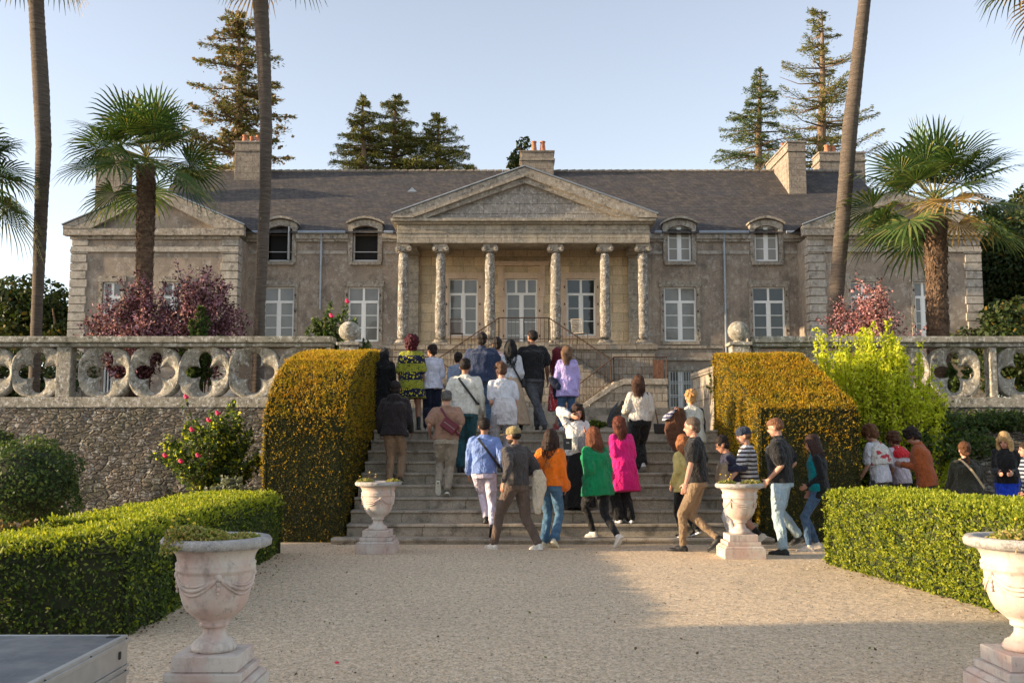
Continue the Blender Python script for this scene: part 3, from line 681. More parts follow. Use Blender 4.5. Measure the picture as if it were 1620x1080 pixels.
for i, px in enumerate((638, 697, 775, 879, 957, 1017)):
    x = fx(px, YP); mb = MB(); H = hc - .32
    mb.lathe([(.235 - .035 * t - .02 * (t - .35) ** 2 + (.02 if k in (6, 13) else 0), .22 + (H - .22) * t) for k, t in enumerate([j / 16 for j in range(17)])], (x, YP, ZFL), 24)
    col = mb.build('column', M['column'], None, smooth=True); pp_(col); BAKE.append((col, ('lump', .012, 7)))
    sb = col.modifiers.new('s', 'SUBSURF'); sb.levels = 1; sb.render_levels = 1
    mb = MB(); mb.box(x - .33, x + .33, YP - .33, YP + .33, 0 + ZFL, ZFL + .09); mb.lathe([(.31, .09), (.335, .12), (.31, .155), (.265, .17), (.285, .2), (.25, .225)], (x, YP, ZFL), 24)
    o = mb.build('column_base', M['trim'], None, smooth=False); o.parent = col; o.location = (0, 0, 0)
    mb = MB(); zz = ZFL + H; mb.lathe([(.22, -.02), (.235, .02), (.25, .08)], (x, YP, zz), 20)
    mb.box(x - .29, x + .29, YP - .25, YP + .25, zz + .20, zz + .318)
    for s_ in (-1, 1):
        rows = []
        for yy in (YP - .27, YP + .27): rows.append([(x + s_ * .235 + .115 * math.cos(2 * math.pi * j / 16), yy, zz + .12 + .115 * math.sin(2 * math.pi * j / 16)) for j in range(16)])
        mb.ring(rows); mb.ell((x + s_ * .235, YP - .275, zz + .12), (.05, 0, 0), (0, .03, 0), (0, 0, .05), 8, 5)
    mb.box(x - .23, x + .23, YP - .24, YP + .24, zz + .085, zz + .19)
    o = mb.build('capital', M['trim'], None); o.parent = col; o.location = (0, 0, 0)
mb = MB(); mb.box(fx(622, YP), fx(1036, YP), YP - .55, YF - .03, ZFL - .22, ZFL - .002); mb.box(fx(626, YP), fx(1032, YP), YP - .45, YF - .03, ZT, ZFL - .22)
pp_(mb.build('podium', M['masonry'], None, bevel=.012))
# zigzag flight before the portico
stp = empty('portico_stairs'); SO = Vector((.6, 39, ZT)); stp.parent = house; stp.location = SO - Vector(house.location)
def ps(o): o.parent = stp; o.location = -SO; return o
yS0, yS1 = 38.5, YP - .56; ym = (yS0 + yS1) / 2; CXs = fx(829, 39)
zl = fz(603, yS0)
mb = MB(); hwid = fx(869, 39) - CXs; mb.box(CXs - hwid, CXs + hwid, ym, yS1, ZT, ZFL - .01); 
rail = MB()
for s_ in (-1, 1):
    x1_ = CXs + s_ * hwid; x2_ = CXs + s_ * (fx(968, 39) - CXs); x3_ = CXs + s_ * (fx(1050, 39) - CXs); x4_ = CXs + s_ * (fx(893, 39) - CXs)
    nst = 9
    for k in range(nst):
        xa_, xb_ = sorted((x1_ + (x2_ - x1_) * k / nst, x1_ + (x2_ - x1_) * (k + 1) / nst)); zz = ZFL - .01 + (zl - ZFL) * (k + 1) / nst; mb.box(xa_, xb_, ym, yS1, ZT, zz)
    xa_, xb_ = sorted((x2_ + s_ * .001, x3_)); mb.box(xa_, xb_, yS0, yS1, ZT, zl)
    for k in range(8):
        xa_, xb_ = sorted((x2_ + (x4_ - x2_) * k / 8, x2_ + (x4_ - x2_) * (k + 1) / 8)); zz = zl + (ZT - zl) * (k + 1) / 8; mb.box(xa_, xb_, yS0 + .02, ym - .02, ZT - .2, zz)
    def rl(pts, h=.95):
        tp = [Vector(p) + Vector((0, 0, h)) for p in pts]; rail.tube(tp, .028, 6); rail.tube([Vector(p) + Vector((0, 0, .1)) for p in pts], .014, 5)
        for p, q_ in zip(pts, pts[1:]):
            p, q_ = Vector(p), Vector(q_); nn = max(1, int((q_ - p).length / .16))
            for k in range(nn + 1):
                b0 = p.lerp(q_, k / nn); rr = .022 if k in (0, nn) else .009; rail.tube([b0, b0 + Vector((0, 0, h))], rr, 5)
    rl([(CXs, ym + .05, ZFL), (x1_, ym + .05, ZFL), (x2_, ym + .05, zl)])
    rl([(x4_, yS0 + .08, ZT + .05), (x2_, yS0 + .08, zl), (x3_, yS0 + .08, zl)])
ps(mb.build('stair_flight', M['masonry'], None))
for s_ in (-1, 1):
    x2_ = CXs + s_ * (fx(975, 39) - CXs); x3_ = CXs + s_ * (fx(1051, 39) - CXs); x4_ = CXs + s_ * (fx(893, 39) - CXs)
    pts = [(x3_, zl), (x2_ + s_ * .2, zl), (x2_ - s_ * .1, zl - .12), (x2_ + (x4_ - x2_) * .5, (zl + ZT) / 2 + .05), (x4_, ZT + .08)]
    up = [(x, z + .10) for x, z in pts]; dn = [(x, z - .12) for x, z in pts]
    mb = MB(); mb.prismY((up + dn[::-1])[::s_], yS0 - .08, yS0 + .12); ps(mb.build('stair_coping', M['trim'], None, bevel=.01))
ps(rail.build('iron_railing', M['iron'], None))
mb = MB(); mb.box(fx(1033, 40.2, 585), fx(1050, 40.2, 585), 40.2, 40.24, fz(602, 40.2), fz(569, 40.2)); ps(mb.build('rusty_gate', M['rust_panel'], None))
# things standing on the portico
def chair(cx, y, z, ry, lab, mat='iron'):
    e = empty('garden_chair', (cx, y, z), lab, 'chair'); c, s_ = math.cos(ry), math.sin(ry)
    def T(p): return Vector((cx + p[0] * c - p[1] * s_, y + p[0] * s_ + p[1] * c, z + p[2]))
    for sx in (-.24, .24):
        for sy in (-.22, .24): MB().tube([T((sx, sy, 0)), T((sx, sy * .9, .45))], .014, 6).build('leg', M['iron'], e)
    mb = MB(); mb.obox(T((0, 0, .45)), T((.27, 0, 0)) - T((0, 0, 0)), T((0, .25, 0)) - T((0, 0, 0)), Vector((0, 0, .015))); mb.build('seat', M[mat], e)
    mb = MB()
    for sx in (-.25, .25): mb.tube([T((sx, .24, .45)), T((sx, .34, 1.02))], .016, 6)
    mb.tube([T((-.25, .34, 1.02)), T((.25, .34, 1.02))], .016, 6)
    for k in range(9): u = -.22 + k * .055; mb.tube([T((u, .25, .5)), T((u, .34, 1.0))], .006, 4)
    for k in range(8): f = k / 8; mb.tube([T((-.25, .25 + .09 * f, .5 + .5 * f)), T((.25, .25 + .09 * f, .5 + .5 * f))], .006, 4)
    mb.build('backrest', M[mat], e)
chair(fx(722, 40.95, 530), 40.95, ZFL, math.pi, 'wire mesh chair standing before the portico left window')
chair(fx(918, 40.95, 530), 40.95, ZFL, 2.6, 'pale slatted chair standing before the portico right window', 'trim')
# a dark green parasol seen past the right yew
x, y = fx(1146, 33, 600), 33; zt_ = fz(579, 33)
e = empty('parasol', (x, y, ZT), 'dark green parasol whose corner shows past the right yew', 'parasol')
MB().lathe([(.03, 0), (.025, 2.4)], (x, y, ZT), 8).build('pole', M['iron'], e)
mb = MB(); rows = [[(x + r * math.cos(j * math.pi / 4 + .39), y + r * math.sin(j * math.pi / 4 + .39), z) for j in range(8)] for r, z in ((.85, fz(598, 33)), (.03, zt_ + .15))]
mb.ring(rows, True, False); mb.build('canopy', flat('green canvas', (.02, .07, .04), .8), e)
# ================================================================== VEGETATION
def wob(p, f, seed=0):
    r = np.random.default_rng(seed); s = np.zeros(len(p))
    for k in range(7):
        w = r.normal(size=3) * f * (.5 + r.random()); s += np.sin(p @ w + r.uniform(0, 6.28))
    return s / 7
def surf_pts(quad, dens):
    """points on a bilinear patch of four corners a,b,c,d (counter-clockwise seen from outside)"""
    a, b, c, d = [np.array(q, float) for q in quad]
    nrm = np.cross(c - a, d - b); area = np.linalg.norm(nrm) / 2; nrm = nrm / max(1e-9, np.linalg.norm(nrm))
    n = max(1, int(area * dens)); u, v = rng.random((n, 1)), rng.random((n, 1))
    return (a * (1 - u) * (1 - v) + b * u * (1 - v) + c * u * v + d * (1 - u) * v), np.tile(nrm, (n, 1))
def hedge(name, faces, label, cat, leaf, shoot, size, dens, shoot_frac, lumps=.03, f=4, group=None, shrink=.06, tilt=.7, rnd=None, aspect=.55):
    """faces: list of patches; the core is the same patches pulled inwards"""
    allp = np.concatenate([np.array(q, float) for q in faces]); cen = allp.mean(0); lo, hi = allp.min(0), allp.max(0)
    e = empty(name, (float(cen[0]), float(cen[1]), 0), label, cat, group)
    mb = MB()
    for q in faces:
        vs = []
        nn = np.cross(np.array(q[2], float) - np.array(q[0], float), np.array(q[3], float) - np.array(q[1], float)); nn /= max(1e-9, np.linalg.norm(nn))
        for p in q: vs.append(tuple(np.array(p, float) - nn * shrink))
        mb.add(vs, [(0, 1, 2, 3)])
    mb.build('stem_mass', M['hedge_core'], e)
    P_, N_ = [], []
    for q in faces:
        p, n = surf_pts(q, dens)
        P_.append(p); N_.append(n)
    p = np.concatenate(P_); n = np.concatenate(N_)
    off = wob(p, f, 1) * lumps * 1.6 - np.abs(rng.normal(0, lumps * .7, len(p)))
    p = p + n * off[:, None]; p[:, 2] = np.maximum(p[:, 2], .01)
    o = quads('foliage', leafquads(p, n + [0, 0, .25], size, aspect, tilt), leaf, e)
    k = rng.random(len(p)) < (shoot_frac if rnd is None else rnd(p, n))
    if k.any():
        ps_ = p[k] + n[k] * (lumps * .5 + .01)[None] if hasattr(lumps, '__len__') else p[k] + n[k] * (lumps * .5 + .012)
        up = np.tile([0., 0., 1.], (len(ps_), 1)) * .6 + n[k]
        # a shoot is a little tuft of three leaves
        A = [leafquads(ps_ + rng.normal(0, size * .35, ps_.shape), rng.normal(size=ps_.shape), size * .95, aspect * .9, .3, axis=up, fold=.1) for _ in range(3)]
        quads('young_or_sunlit_shoots', np.concatenate(A), shoot, e)
    return e
# left low box hedge: a long arm by the path and a near arm running left
Hh = .80
def bx_(x0a, x0b, x1a, x1b, y0, y1, z0, z1):     # plan: left edge x0a(y0)..x0b(y1), right edge x1a..x1b
    A, B, Cc, D = (x0a, y0), (x1a, y0), (x1b, y1), (x0b, y1)
    f = lambda p, z: (p[0], p[1], z)
    return {'front': [f(A, z0), f(B, z0), f(B, z1), f(A, z1)], 'right': [f(B, z0), f(Cc, z0), f(Cc, z1), f(B, z1)], 'back': [f(Cc, z0), f(D, z0), f(D, z1), f(Cc, z1)],
            'left': [f(D, z0), f(A, z0), f(A, z1), f(D, z1)], 'top': [f(A, z1), f(B, z1), f(Cc, z1), f(D, z1)]}
def rounded(q, z0, z1s, c=.10, skip=()):
    """q: plan corners counter-clockwise, z1s: top heights; the upper edges are chamfered"""
    cx, cy = sum(p[0] for p in q) / 4, sum(p[1] for p in q) / 4
    n_ = len(q); fs = []; inn = []
    for i, p in enumerate(q):
        e1 = Vector((q[i][0] - q[i - 1][0], q[i][1] - q[i - 1][1])).normalized(); e2 = Vector((q[(i + 1) % n_][0] - p[0], q[(i + 1) % n_][1] - p[1])).normalized()
        v = Vector(p) + (e2 - e1) * c; inn.append((v.x, v.y, z1s[i]))
    for i in range(n_):
        j = (i + 1) % n_; lo = (z1s[i] - c * .8, z1s[j] - c * .8)
        if i in skip: continue
        fs.append([(*q[i], z0), (*q[j], z0), (*q[j], lo[1]), (*q[i], lo[0])]); fs.append([(*q[i], lo[0]), (*q[j], lo[1]), inn[j], inn[i]])
    fs.append(inn); return fs
h1_ = rounded([(-4.15, 8.7), (-2.98, 8.7), (-3.08, 13.5), (-4.2, 13.5)], 0, [.79, .79, .80, .80], .10, skip=(0,)); h2_ = rounded([(-6.6, 7.8), (-2.95, 7.8), (-2.97, 9.0), (-6.6, 9.0)], 0, [.40, .775, .785, .52], .11)
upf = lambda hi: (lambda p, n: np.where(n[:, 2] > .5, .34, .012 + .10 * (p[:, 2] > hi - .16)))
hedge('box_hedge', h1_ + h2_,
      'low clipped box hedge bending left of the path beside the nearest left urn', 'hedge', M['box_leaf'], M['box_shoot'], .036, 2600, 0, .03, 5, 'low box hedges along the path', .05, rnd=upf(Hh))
b3 = rounded([(4.62, 5.6), (5.55, 5.6), (4.78, 12.4), (3.83, 12.4)], 0, [.9, .9, .9, .9], .07)
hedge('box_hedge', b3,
      'low clipped box hedge with fresh and sun-coloured shoots right of the path, before the group', 'hedge', M['box_leaf'], M['box_shoot'], .036, 2800, 0, .035, 5, 'low box hedges along the path', .05,
      rnd=lambda p, n: np.where(n[:, 2] > .5, .35, np.where(n[:, 0] < -.5, .26, .05)))  # extra shoots on the left face put sunlight into its colour
pl = []
for (x0, y0, x1, y1, k) in ((-2.95, 7.8, -3.05, 13.5, 260), (4.4, 7.0, 3.85, 12.4, 320), (-2.5, 14.5, -2.4, 14.9, 60), (3.7, 14.7, 5.1, 14.8, 80)):
    t = rng.random((k, 1)); pl.append(np.concatenate([x0 + (x1 - x0) * t + rng.normal(0, .13, (k, 1)), y0 + (y1 - y0) * t + rng.normal(0, .1, (k, 1)), np.full((k, 1), .012)], 1))
k = 220; pl.append(np.stack([rng.uniform(-2.9, 4.2, k), rng.uniform(5, 14.4, k), np.full(k, .012)], 1)); pl = np.concatenate(pl)
tag(quads('leaf_litter', leafquads(pl, np.tile([0, -.1, 1.], (len(pl), 1)), .03, .6, .3), leafmat('fallen leaves', [(0, (.07, .045, .02)), (.6, (.22, .13, .05)), (1, (.14, .17, .04))], .1, .2)), label='fallen leaves and clippings along the hedge feet', cat='leaf litter', kind='stuff')
# big clipped yews beside the stairs
def yew(x0, x1, y0, y1, prof, label):
    """prof: list of (y, z) of the top line from front to back"""
    faces = []; ys = [p[0] for p in prof]
    for (ya, za), (yb, zb) in zip(prof, prof[1:]):
        faces.append([(x0, ya, za), (x1, ya, za), (x1, yb, zb), (x0, yb, zb)])
        faces.append([(x1, ya, 0), (x1, yb, 0), (x1, yb, zb), (x1, ya, za)]); faces.append([(x0, yb, 0), (x0, ya, 0), (x0, ya, za), (x0, yb, zb)])
    faces.append([(x0, y0, 0), (x1, y0, 0), (x1, y0, prof[0][1]), (x0, y0, prof[0][1])])
    faces.append([(x1, y1, 0), (x0, y1, 0), (x0, y1, prof[-1][1]), (x1, y1, prof[-1][1])])
    return hedge('clipped_yew', faces, label, 'yew', M['yew_leaf'], M['yew_sunlit_shoot'], .034, 3000, 0, .022, 6, 'clipped yews flanking the stairs', .04,
                 rnd=lambda p, n: np.where(n[:, 2] > .2, .42, np.where(n[:, 0] < -.5, .22, .025 + .10 * (p[:, 2] > 1.5) + .08 * np.clip(p[:, 2] - 1, 0, 1))), aspect=.38, tilt=.9)  # golden shoots denser high up and on left faces: sunlight put into colour
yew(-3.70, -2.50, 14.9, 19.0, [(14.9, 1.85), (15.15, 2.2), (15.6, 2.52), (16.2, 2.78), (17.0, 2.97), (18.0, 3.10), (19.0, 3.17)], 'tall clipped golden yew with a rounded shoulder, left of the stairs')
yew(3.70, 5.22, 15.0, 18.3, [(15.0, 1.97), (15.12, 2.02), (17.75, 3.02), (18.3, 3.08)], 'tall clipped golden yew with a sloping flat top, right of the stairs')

def blobcrown(e, centres, n, size, mat, up=.3, name='crown', aspect=.6, tilt=1.2, shell=.55):
    """leaves through the volume of several ellipsoids (cx,cy,cz,rx,ry,rz)"""
    c = np.array(centres); vol = c[:, 3] * c[:, 4] * c[:, 5]; pick = rng.choice(len(c), n, p=vol ** .7 / (vol ** .7).sum())
    d = unit(rng.normal(size=(n, 3))); r = (shell + (1 - shell) * rng.random((n, 1)) ** .6)
    r *= 1 + .16 * np.sin(d[:, :1] * 7 + c[pick][:, :1] * 3) * np.cos(d[:, 2:] * 6)
    p = c[pick][:, :3] + d * r * c[pick][:, 3:6]
    return quads(name, leafquads(p, d + [0, 0, up], size, aspect, tilt), mat, e)
def randblobs(c, R, k, rfrac=(.3, .55), squash=.8):
    out = []
    for _ in range(k):
        d = unit(rng.normal(size=(1, 3)))[0]; s_ = rng.uniform(*rfrac); rr = rng.random() ** .5 * (1 - s_ * .6)
        out.append((c[0] + d[0] * R[0] * rr, c[1] + d[1] * R[1] * rr, c[2] + d[2] * R[2] * rr, R[0] * s_, R[1] * s_, R[2] * s_ * squash))
    return out
# --- conifers
def conifer(px, pyt, D, width_px, zbase, label, seed, kind='conifer', tiers=26, droop=.25, dens=1.0, gap=0, top=.05, pw=.8, lean=0, sz=.34, bare=0, pyr=272):
    r = np.random.default_rng(seed)
    b0 = P(px, 400, D); zt_ = P(px, pyt, D).z; xt = P(px, pyt, D).x; x0 = b0.x + lean
    R = width_px / 2 * D / FPX; H = zt_ - zbase; hv = zt_ - P(px, pyr, D).z        # hv: the height that shows above the roof
    e = empty('conifer', (x0, D, zbase), label, 'conifer', 'conifers behind the house')
    tr = MB(); pts = [(x0 + (xt - x0) * t + .1 * math.sin(t * 9 + seed), D, zbase + H * t) for t in [k / 16 for k in range(17)]]
    tr.tube(pts, [max(.05, .025 * H * (1 - k / 16) ** .8 + .03) for k in range(17)], 8); tr.build('trunk', M['bark'], e, smooth=True)
    limb = MB(); PP, AX, NN = [], [], []
    span = min(H * .9, hv + 3.0)
    for k in range(tiers):
        dz = span * (k + r.random() * .7) / tiers; dz = max(dz, .15)       # below the top
        prof = min(1.15, top + (1 - top) * (dz / hv) ** pw)
        nb_ = r.integers(4, 8) if dz > 1.2 else 4
        t = 1 - dz / H
        for j in range(nb_):
            az = r.uniform(0, 6.283); L = R * prof * r.uniform(.5, 1.12)
            if gap and math.sin(k * 1.3 + seed + 1.2 * math.cos(az)) > .45: L *= .45
            z0 = zbase + H * t; cx = x0 + (xt - x0) * t
            tip = (cx + L * math.cos(az), D + L * math.sin(az), z0 - L * droop * r.uniform(.2, 1.4) + L * .22)
            mid = (cx + L * .55 * math.cos(az), D + L * .55 * math.sin(az), z0 + L * .02)
            limb.tube([(cx, D, z0), mid, tip], [.04 + .012 * L, .03, .012], 4, cap=False)
            if bare and r.random() < bare: continue
            m = int((L * 105 + 30) * dens); u = r.random((m, 1)) ** .55
            a, b_, c_ = np.array((cx, D, z0)), np.array(mid), np.array(tip)
            c0 = (1 - u) ** 2 * a + 2 * u * (1 - u) * b_ + u * u * c_
            dirn = unit((c_ - a)[None])[0]; side = np.array((-dirn[1], dirn[0], 0))
            sp = (.08 + .17 * L) * (1.15 - u * .8)
            q_ = np.round(r.normal(0, 1, (m, 1)) * 2.2) / 2.2
            c0 = c0 + side * (q_ + r.normal(0, .12, (m, 1))) * sp + np.array((0, 0, 1)) * (r.normal(0, .06, (m, 1)) - np.abs(q_) * .08)
            PP.append(c0); AX.append(np.tile(dirn, (m, 1)) + side * q_ * .8); NN.append(np.tile((0, 0, 1.), (m, 1)))
    limb.build('limbs', M['bark'], e)
    p = np.concatenate(PP); ax = np.concatenate(AX); nn_ = np.concatenate(NN)
    quads('crown', leafquads(p, nn_, sz * .62, .20, 1.0, axis=ax), M[kind], e)
    return e, p
e_, p_ = conifer(378, 22, 58, 205, ZT, 'tall broad conifer with rusty cones behind the left chimney, left of the tall palm', 1, tiers=34, droop=.1, gap=1, top=.25, pw=.5, dens=.9, sz=.36)
kk = rng.random(len(p_)) < .10
quads('cones', leafquads(p_[kk], rng.normal(size=(kk.sum(), 3)), .24, .8, .8), M['cone'], e_)
conifer(576, 150, 58, 135, ZT, 'leftmost of the three dark conifers above the roof left of the pediment', 2, 'conifer', pw=.8, sz=.30)
conifer(627, 150, 60, 185, ZT, 'broadest of the three dark conifers above the roof, middle one', 3, 'conifer', tiers=30, pw=.7, sz=.32)
conifer(694, 178, 59, 150, ZT, 'rightmost of the three dark conifers above the roof left of the pediment', 4, 'conifer', pw=.75, sz=.30)
conifer(738, 262, 61, 60, ZT, 'small conifer tip just above the roof, right of the three dark ones', 12, 'conifer', sz=.26, tiers=18)
conifer(1200, 106, 58, 165, ZT, 'slender open fir above the roof, left of the tall ragged conifer', 5, 'fir', pw=.75, sz=.30, dens=.8)
conifer(1298, 16, 62, 190, ZT, 'tallest ragged conifer with bare twigs beside the right chimneys', 6, 'conifer', tiers=32, gap=1, top=.18, pw=.6, droop=.0, bare=.2, sz=.34, dens=.8)
def broadleaf(px, py, D, rx, rz, label, k=14, n=9000, size=.28, mat='dark_tree', zb=ZT, name='tree', grp=None, cat='tree', tr=.2):
    c = P(px, py, D); e = empty(name, (c.x, D, zb), label, cat, grp)
    mb = MB(); mb.tube([(c.x, D, zb), (c.x + .1, D, (zb + c.z) / 2), (c.x, D, c.z)], [tr, tr * .7, tr * .3], 8)
    for q in range(7):
        a = q * 2.4; mb.tube([(c.x, D, c.z - rz * .5), (c.x + rx * .6 * math.cos(a), D + rx * .6 * math.sin(a), c.z + rz * .4 * math.sin(q))], [tr * .4, tr * .12], 5)
    mb.build('trunk', M['bark'], e)
    bl = randblobs((c.x, D, c.z), (rx, rx * .9, rz), k)
    blobcrown(e, bl, n, size, M[mat]); return e
broadleaf(822, 250, 62, 1.3, 1.4, 'small dark treetop peeking left of the central chimney', 7, 700, .3)
broadleaf(20, 520, 58, 5.2, 4.0, 'large dark bushy tree left of the house behind the tall palm trunk', 16, 16000, .3, tr=.4)
broadleaf(96, 520, 55, 2.2, 2.6, 'rounded dark tree touching the left corner of the house', 10, 7000, .26, tr=.3)
broadleaf(-60, 500, 60, 4.5, 4.5, 'dark bushy tree at the far left edge of the photo', 12, 9000, .3, tr=.4)
broadleaf(1600, 450, 50, 3.2, 5.2, 'tall dark evergreen mass right of the house corner', 18, 20000, .26, tr=.4)
broadleaf(1640, 360, 56, 3.6, 3.5, 'distant rounded treetop behind the right palm crown', 12, 9000, .26, tr=.4)
broadleaf(1700, 430, 47, 3.6, 5.2, 'dark evergreen at the far right edge of the photo', 14, 9000, .28, tr=.4)
broadleaf(20, 600, 42, 3.4, 2.4, 'dark laurel mass on the terrace seen through the leftmost quatrefoils', 12, 9000, .22, tr=.2)
broadleaf(1600, 560, 41, 2.6, 2.6, 'dark laurel mass on the terrace seen through the rightmost quatrefoils', 12, 9000, .22, tr=.2)
broadleaf(1720, 560, 43, 2.6, 3.6, 'dark laurel on the terrace beyond the right edge', 12, 6000, .22, tr=.2)
broadleaf(-110, 590, 44, 3.4, 3.0, 'dark laurel on the terrace beyond the left edge', 12, 6000, .22, tr=.2)
# --- palms
def palm(pts, radii, label, crown=None, nf=34, R=1.6, fibre='palm_bark', seed=0, dead=.15, drop=.5, grp='fan palms on the terrace', ring=.02):
    r = np.random.default_rng(seed); p0 = pts[0]
    e = empty('palm_tree', tuple(p0), label, 'palm', grp)
    # trunk with leaf-scar rings
    n = int(sum((Vector(b_) - Vector(a)).length for a, b_ in zip(pts, pts[1:])) / .055); rows, rr = [], []
    cum = [0]
    for a, b_ in zip(pts, pts[1:]): cum.append(cum[-1] + (Vector(b_) - Vector(a)).length)
    for k in range(n + 1):
        s_ = cum[-1] * k / n; i = max(j for j in range(len(pts) - 1) if cum[j] <= s_ + 1e-9); f = (s_ - cum[i]) / (cum[i + 1] - cum[i])
        f2 = f * f * (3 - 2 * f)
        rows.append(Vector(pts[i]).lerp(Vector(pts[i + 1]), f)); rr.append((radii[i] + (radii[i + 1] - radii[i]) * f2) * (1 + (k % 3 - 1) * ring + r.uniform(-ring, ring)))
    mb = MB(); mb.tube(rows, rr, 18); mb.build('trunk', M[fibre], e, smooth=True)
    if fibre == 'palm_fibre':      # ragged leaf bases and fibre
        m = int(cum[-1] * 520); s_ = r.random(m) * cum[-1]; idx = np.clip((s_ / cum[-1] * n).astype(int), 0, n); az = r.uniform(0, 6.28, m)
        base = np.array([rows[i] for i in idx]); rad_ = np.array(rr)[idx][:, None]; dr = np.stack([np.cos(az), np.sin(az), np.zeros(m)], 1)
        pt = base + dr * (rad_ + .012)
        quads('leaf_bases', leafquads(pt, dr, .14, .28, .3, axis=dr * .55 + [0, 0, 1.]), M['palm_fibre'], e)
    top = Vector(crown) if crown else Vector(pts[-1])
    Q, Qd = [], []; pet = MB()
    for k in range(nf):
        az = k * 2.39996 + r.uniform(-.3, .3); t = (k + .5) / nf         # 0 = youngest, upright
        el = rad(82 - 112 * t ** .95 + r.uniform(-9, 9)); L = R * (.34 + .18 * min(1, t * 1.6) + .12 * r.random()); 
        d = Vector((math.cos(az) * math.cos(el), math.sin(az) * math.cos(el), math.sin(el)))
        st_ = top + Vector((0, 0, -.18 * t)); sag = Vector((0, 0, -.10 * L))
        hub = st_ + d * L + sag
        pet.tube([st_, st_ + d * L * .5 + sag * .2, hub], [.020, .014, .010], 5, cap=False)
        d2 = (d + Vector((0, 0, -.12 - .3 * t))).normalized(); side = d2.cross(Vector((0, 0, 1)));
        if side.length < .1: side = Vector((1, 0, 0))
        side.normalize(); up = side.cross(d2); roll = r.uniform(-.5, .5); side, up = side * math.cos(roll) + up * math.sin(roll), up * math.cos(roll) - side * math.sin(roll)
        B = R * .56 * r.uniform(.88, 1.1); ns = 28; isdead = t > 1 - dead or (t > .6 and r.random() < .05)
        for j in range(ns):
            a = rad(-128 + 256 * j / (ns - 1)); bl = B * (1 - .22 * abs(a) / 2.2) * r.uniform(.92, 1.06)
            dd = (d2 * math.cos(a) + side * math.sin(a) + up * .12).normalized(); wv = (side * math.cos(a) - d2 * math.sin(a)); w = .021 * R / 1.6 + .005
            p1 = hub + dd * bl * .5; dr = drop * bl * (.22 + .5 * t * r.uniform(.5, 1.3))
            p2 = hub + dd * bl * .82 + Vector((0, 0, -dr * .35)); p3 = hub + dd * bl + Vector((0, 0, -dr))
            tl = up * (.006)
            tgt = Qd if isdead else Q
            tgt.append((hub, p1 - wv * w - tl, p1 + tl, hub + up * .002)); tgt.append((hub, p1 + tl, p1 + wv * w - tl, hub + up * .002))
            tgt.append((p1 - wv * w - tl, p2 - wv * w * .6, p2 + wv * w * .6, p1 + wv * w - tl)); tgt.append((p2 - wv * w * .6, p3 - wv * .002, p3 + wv * .002, p2 + wv * w * .6))
    quads('crown', np.array([[tuple(v) for v in q] for q in Q]), M['palm_leaf'], e)
    if Qd: quads('dead_fronds', np.array([[tuple(v) for v in q] for q in Qd]), M['palm_dead'], e)
    pet.build('petioles', M['petiole'], e)
    return e
def tp(px, py, D): return tuple(P(px, py, D))
def TB(px, D): p = P(px, 527, D); return (p.x, D, ZT)
palm([TB(58, 23), tp(59, 480, 23), tp(64, 360, 23), tp(69, 230, 23), tp(65, 140, 23), tp(58, 20, 23), tp(54, -95, 23)],
     [.125, .125, .145, .175, .185, .175, .17], 'tall bare palm trunk with yellow lichen spots at the left', nf=40, R=1.5, seed=1, dead=.08, drop=.6)
palm([TB(409, 23.5), tp(411, 480, 23.5), tp(420, 300, 23.5), tp(421, 200, 23.5), tp(417, 90, 23.5), tp(412, 0, 23.5), tp(411, -95, 23.5)],
     [.165, .135, .135, .145, .17, .185, .17], 'tall slim palm trunk rising before the left open dormer', nf=42, R=1.7, seed=4, dead=.06, drop=.6)
palm([TB(1318, 23), tp(1320, 500, 23), tp(1333, 350, 23), tp(1345, 200, 23), tp(1360, 70, 23), tp(1368, 0, 23), tp(1373, -170, 23)],
     [.185, .175, .17, .175, .155, .145, .2], 'tall leaning palm trunk before the right pavilion', nf=30, R=1.5, seed=3, drop=.6)
palm([TB(230, 22.6), tp(228, 500, 22.6), tp(229, 400, 22.6), tp(231, 330, 22.6), tp(231, 262, 22.6)],
     [.13, .15, .18, .19, .20], 'medium fan palm with a full green crown before the left pavilion', crown=tp(232, 243, 22.6), nf=31, R=1.8, fibre='palm_fibre', seed=7, dead=-1, drop=.4)
palm([TB(1484, 22.4), tp(1484, 520, 22.4), tp(1481, 430, 22.4), tp(1480, 385, 22.4), tp(1478, 350, 22.4)],
     [.23, .225, .22, .24, .27], 'medium fan palm with a ragged broad crown before the right pavilion', crown=tp(1478, 312, 22.4), nf=35, R=2.1, fibre='palm_fibre', seed=9, dead=-1, drop=.4)
palm([TB(-75, 21.5), tp(-72, 400, 21.5), tp(-70, 290, 21.5)], [.2, .2, .24], 'fan palm whose frond tips enter at the left edge', crown=tp(-70, 272, 21.5), nf=31, R=1.8, fibre='palm_fibre', seed=11, dead=.03, drop=.7)
palm([TB(1690, 22), tp(1680, 300, 22), tp(1665, -30, 22)], [.2, .18, .2], 'fan palm whose drooping fronds enter at the top right corner', crown=tp(1664, -74, 22), nf=34, R=1.75, seed=13, dead=.08, drop=.6)
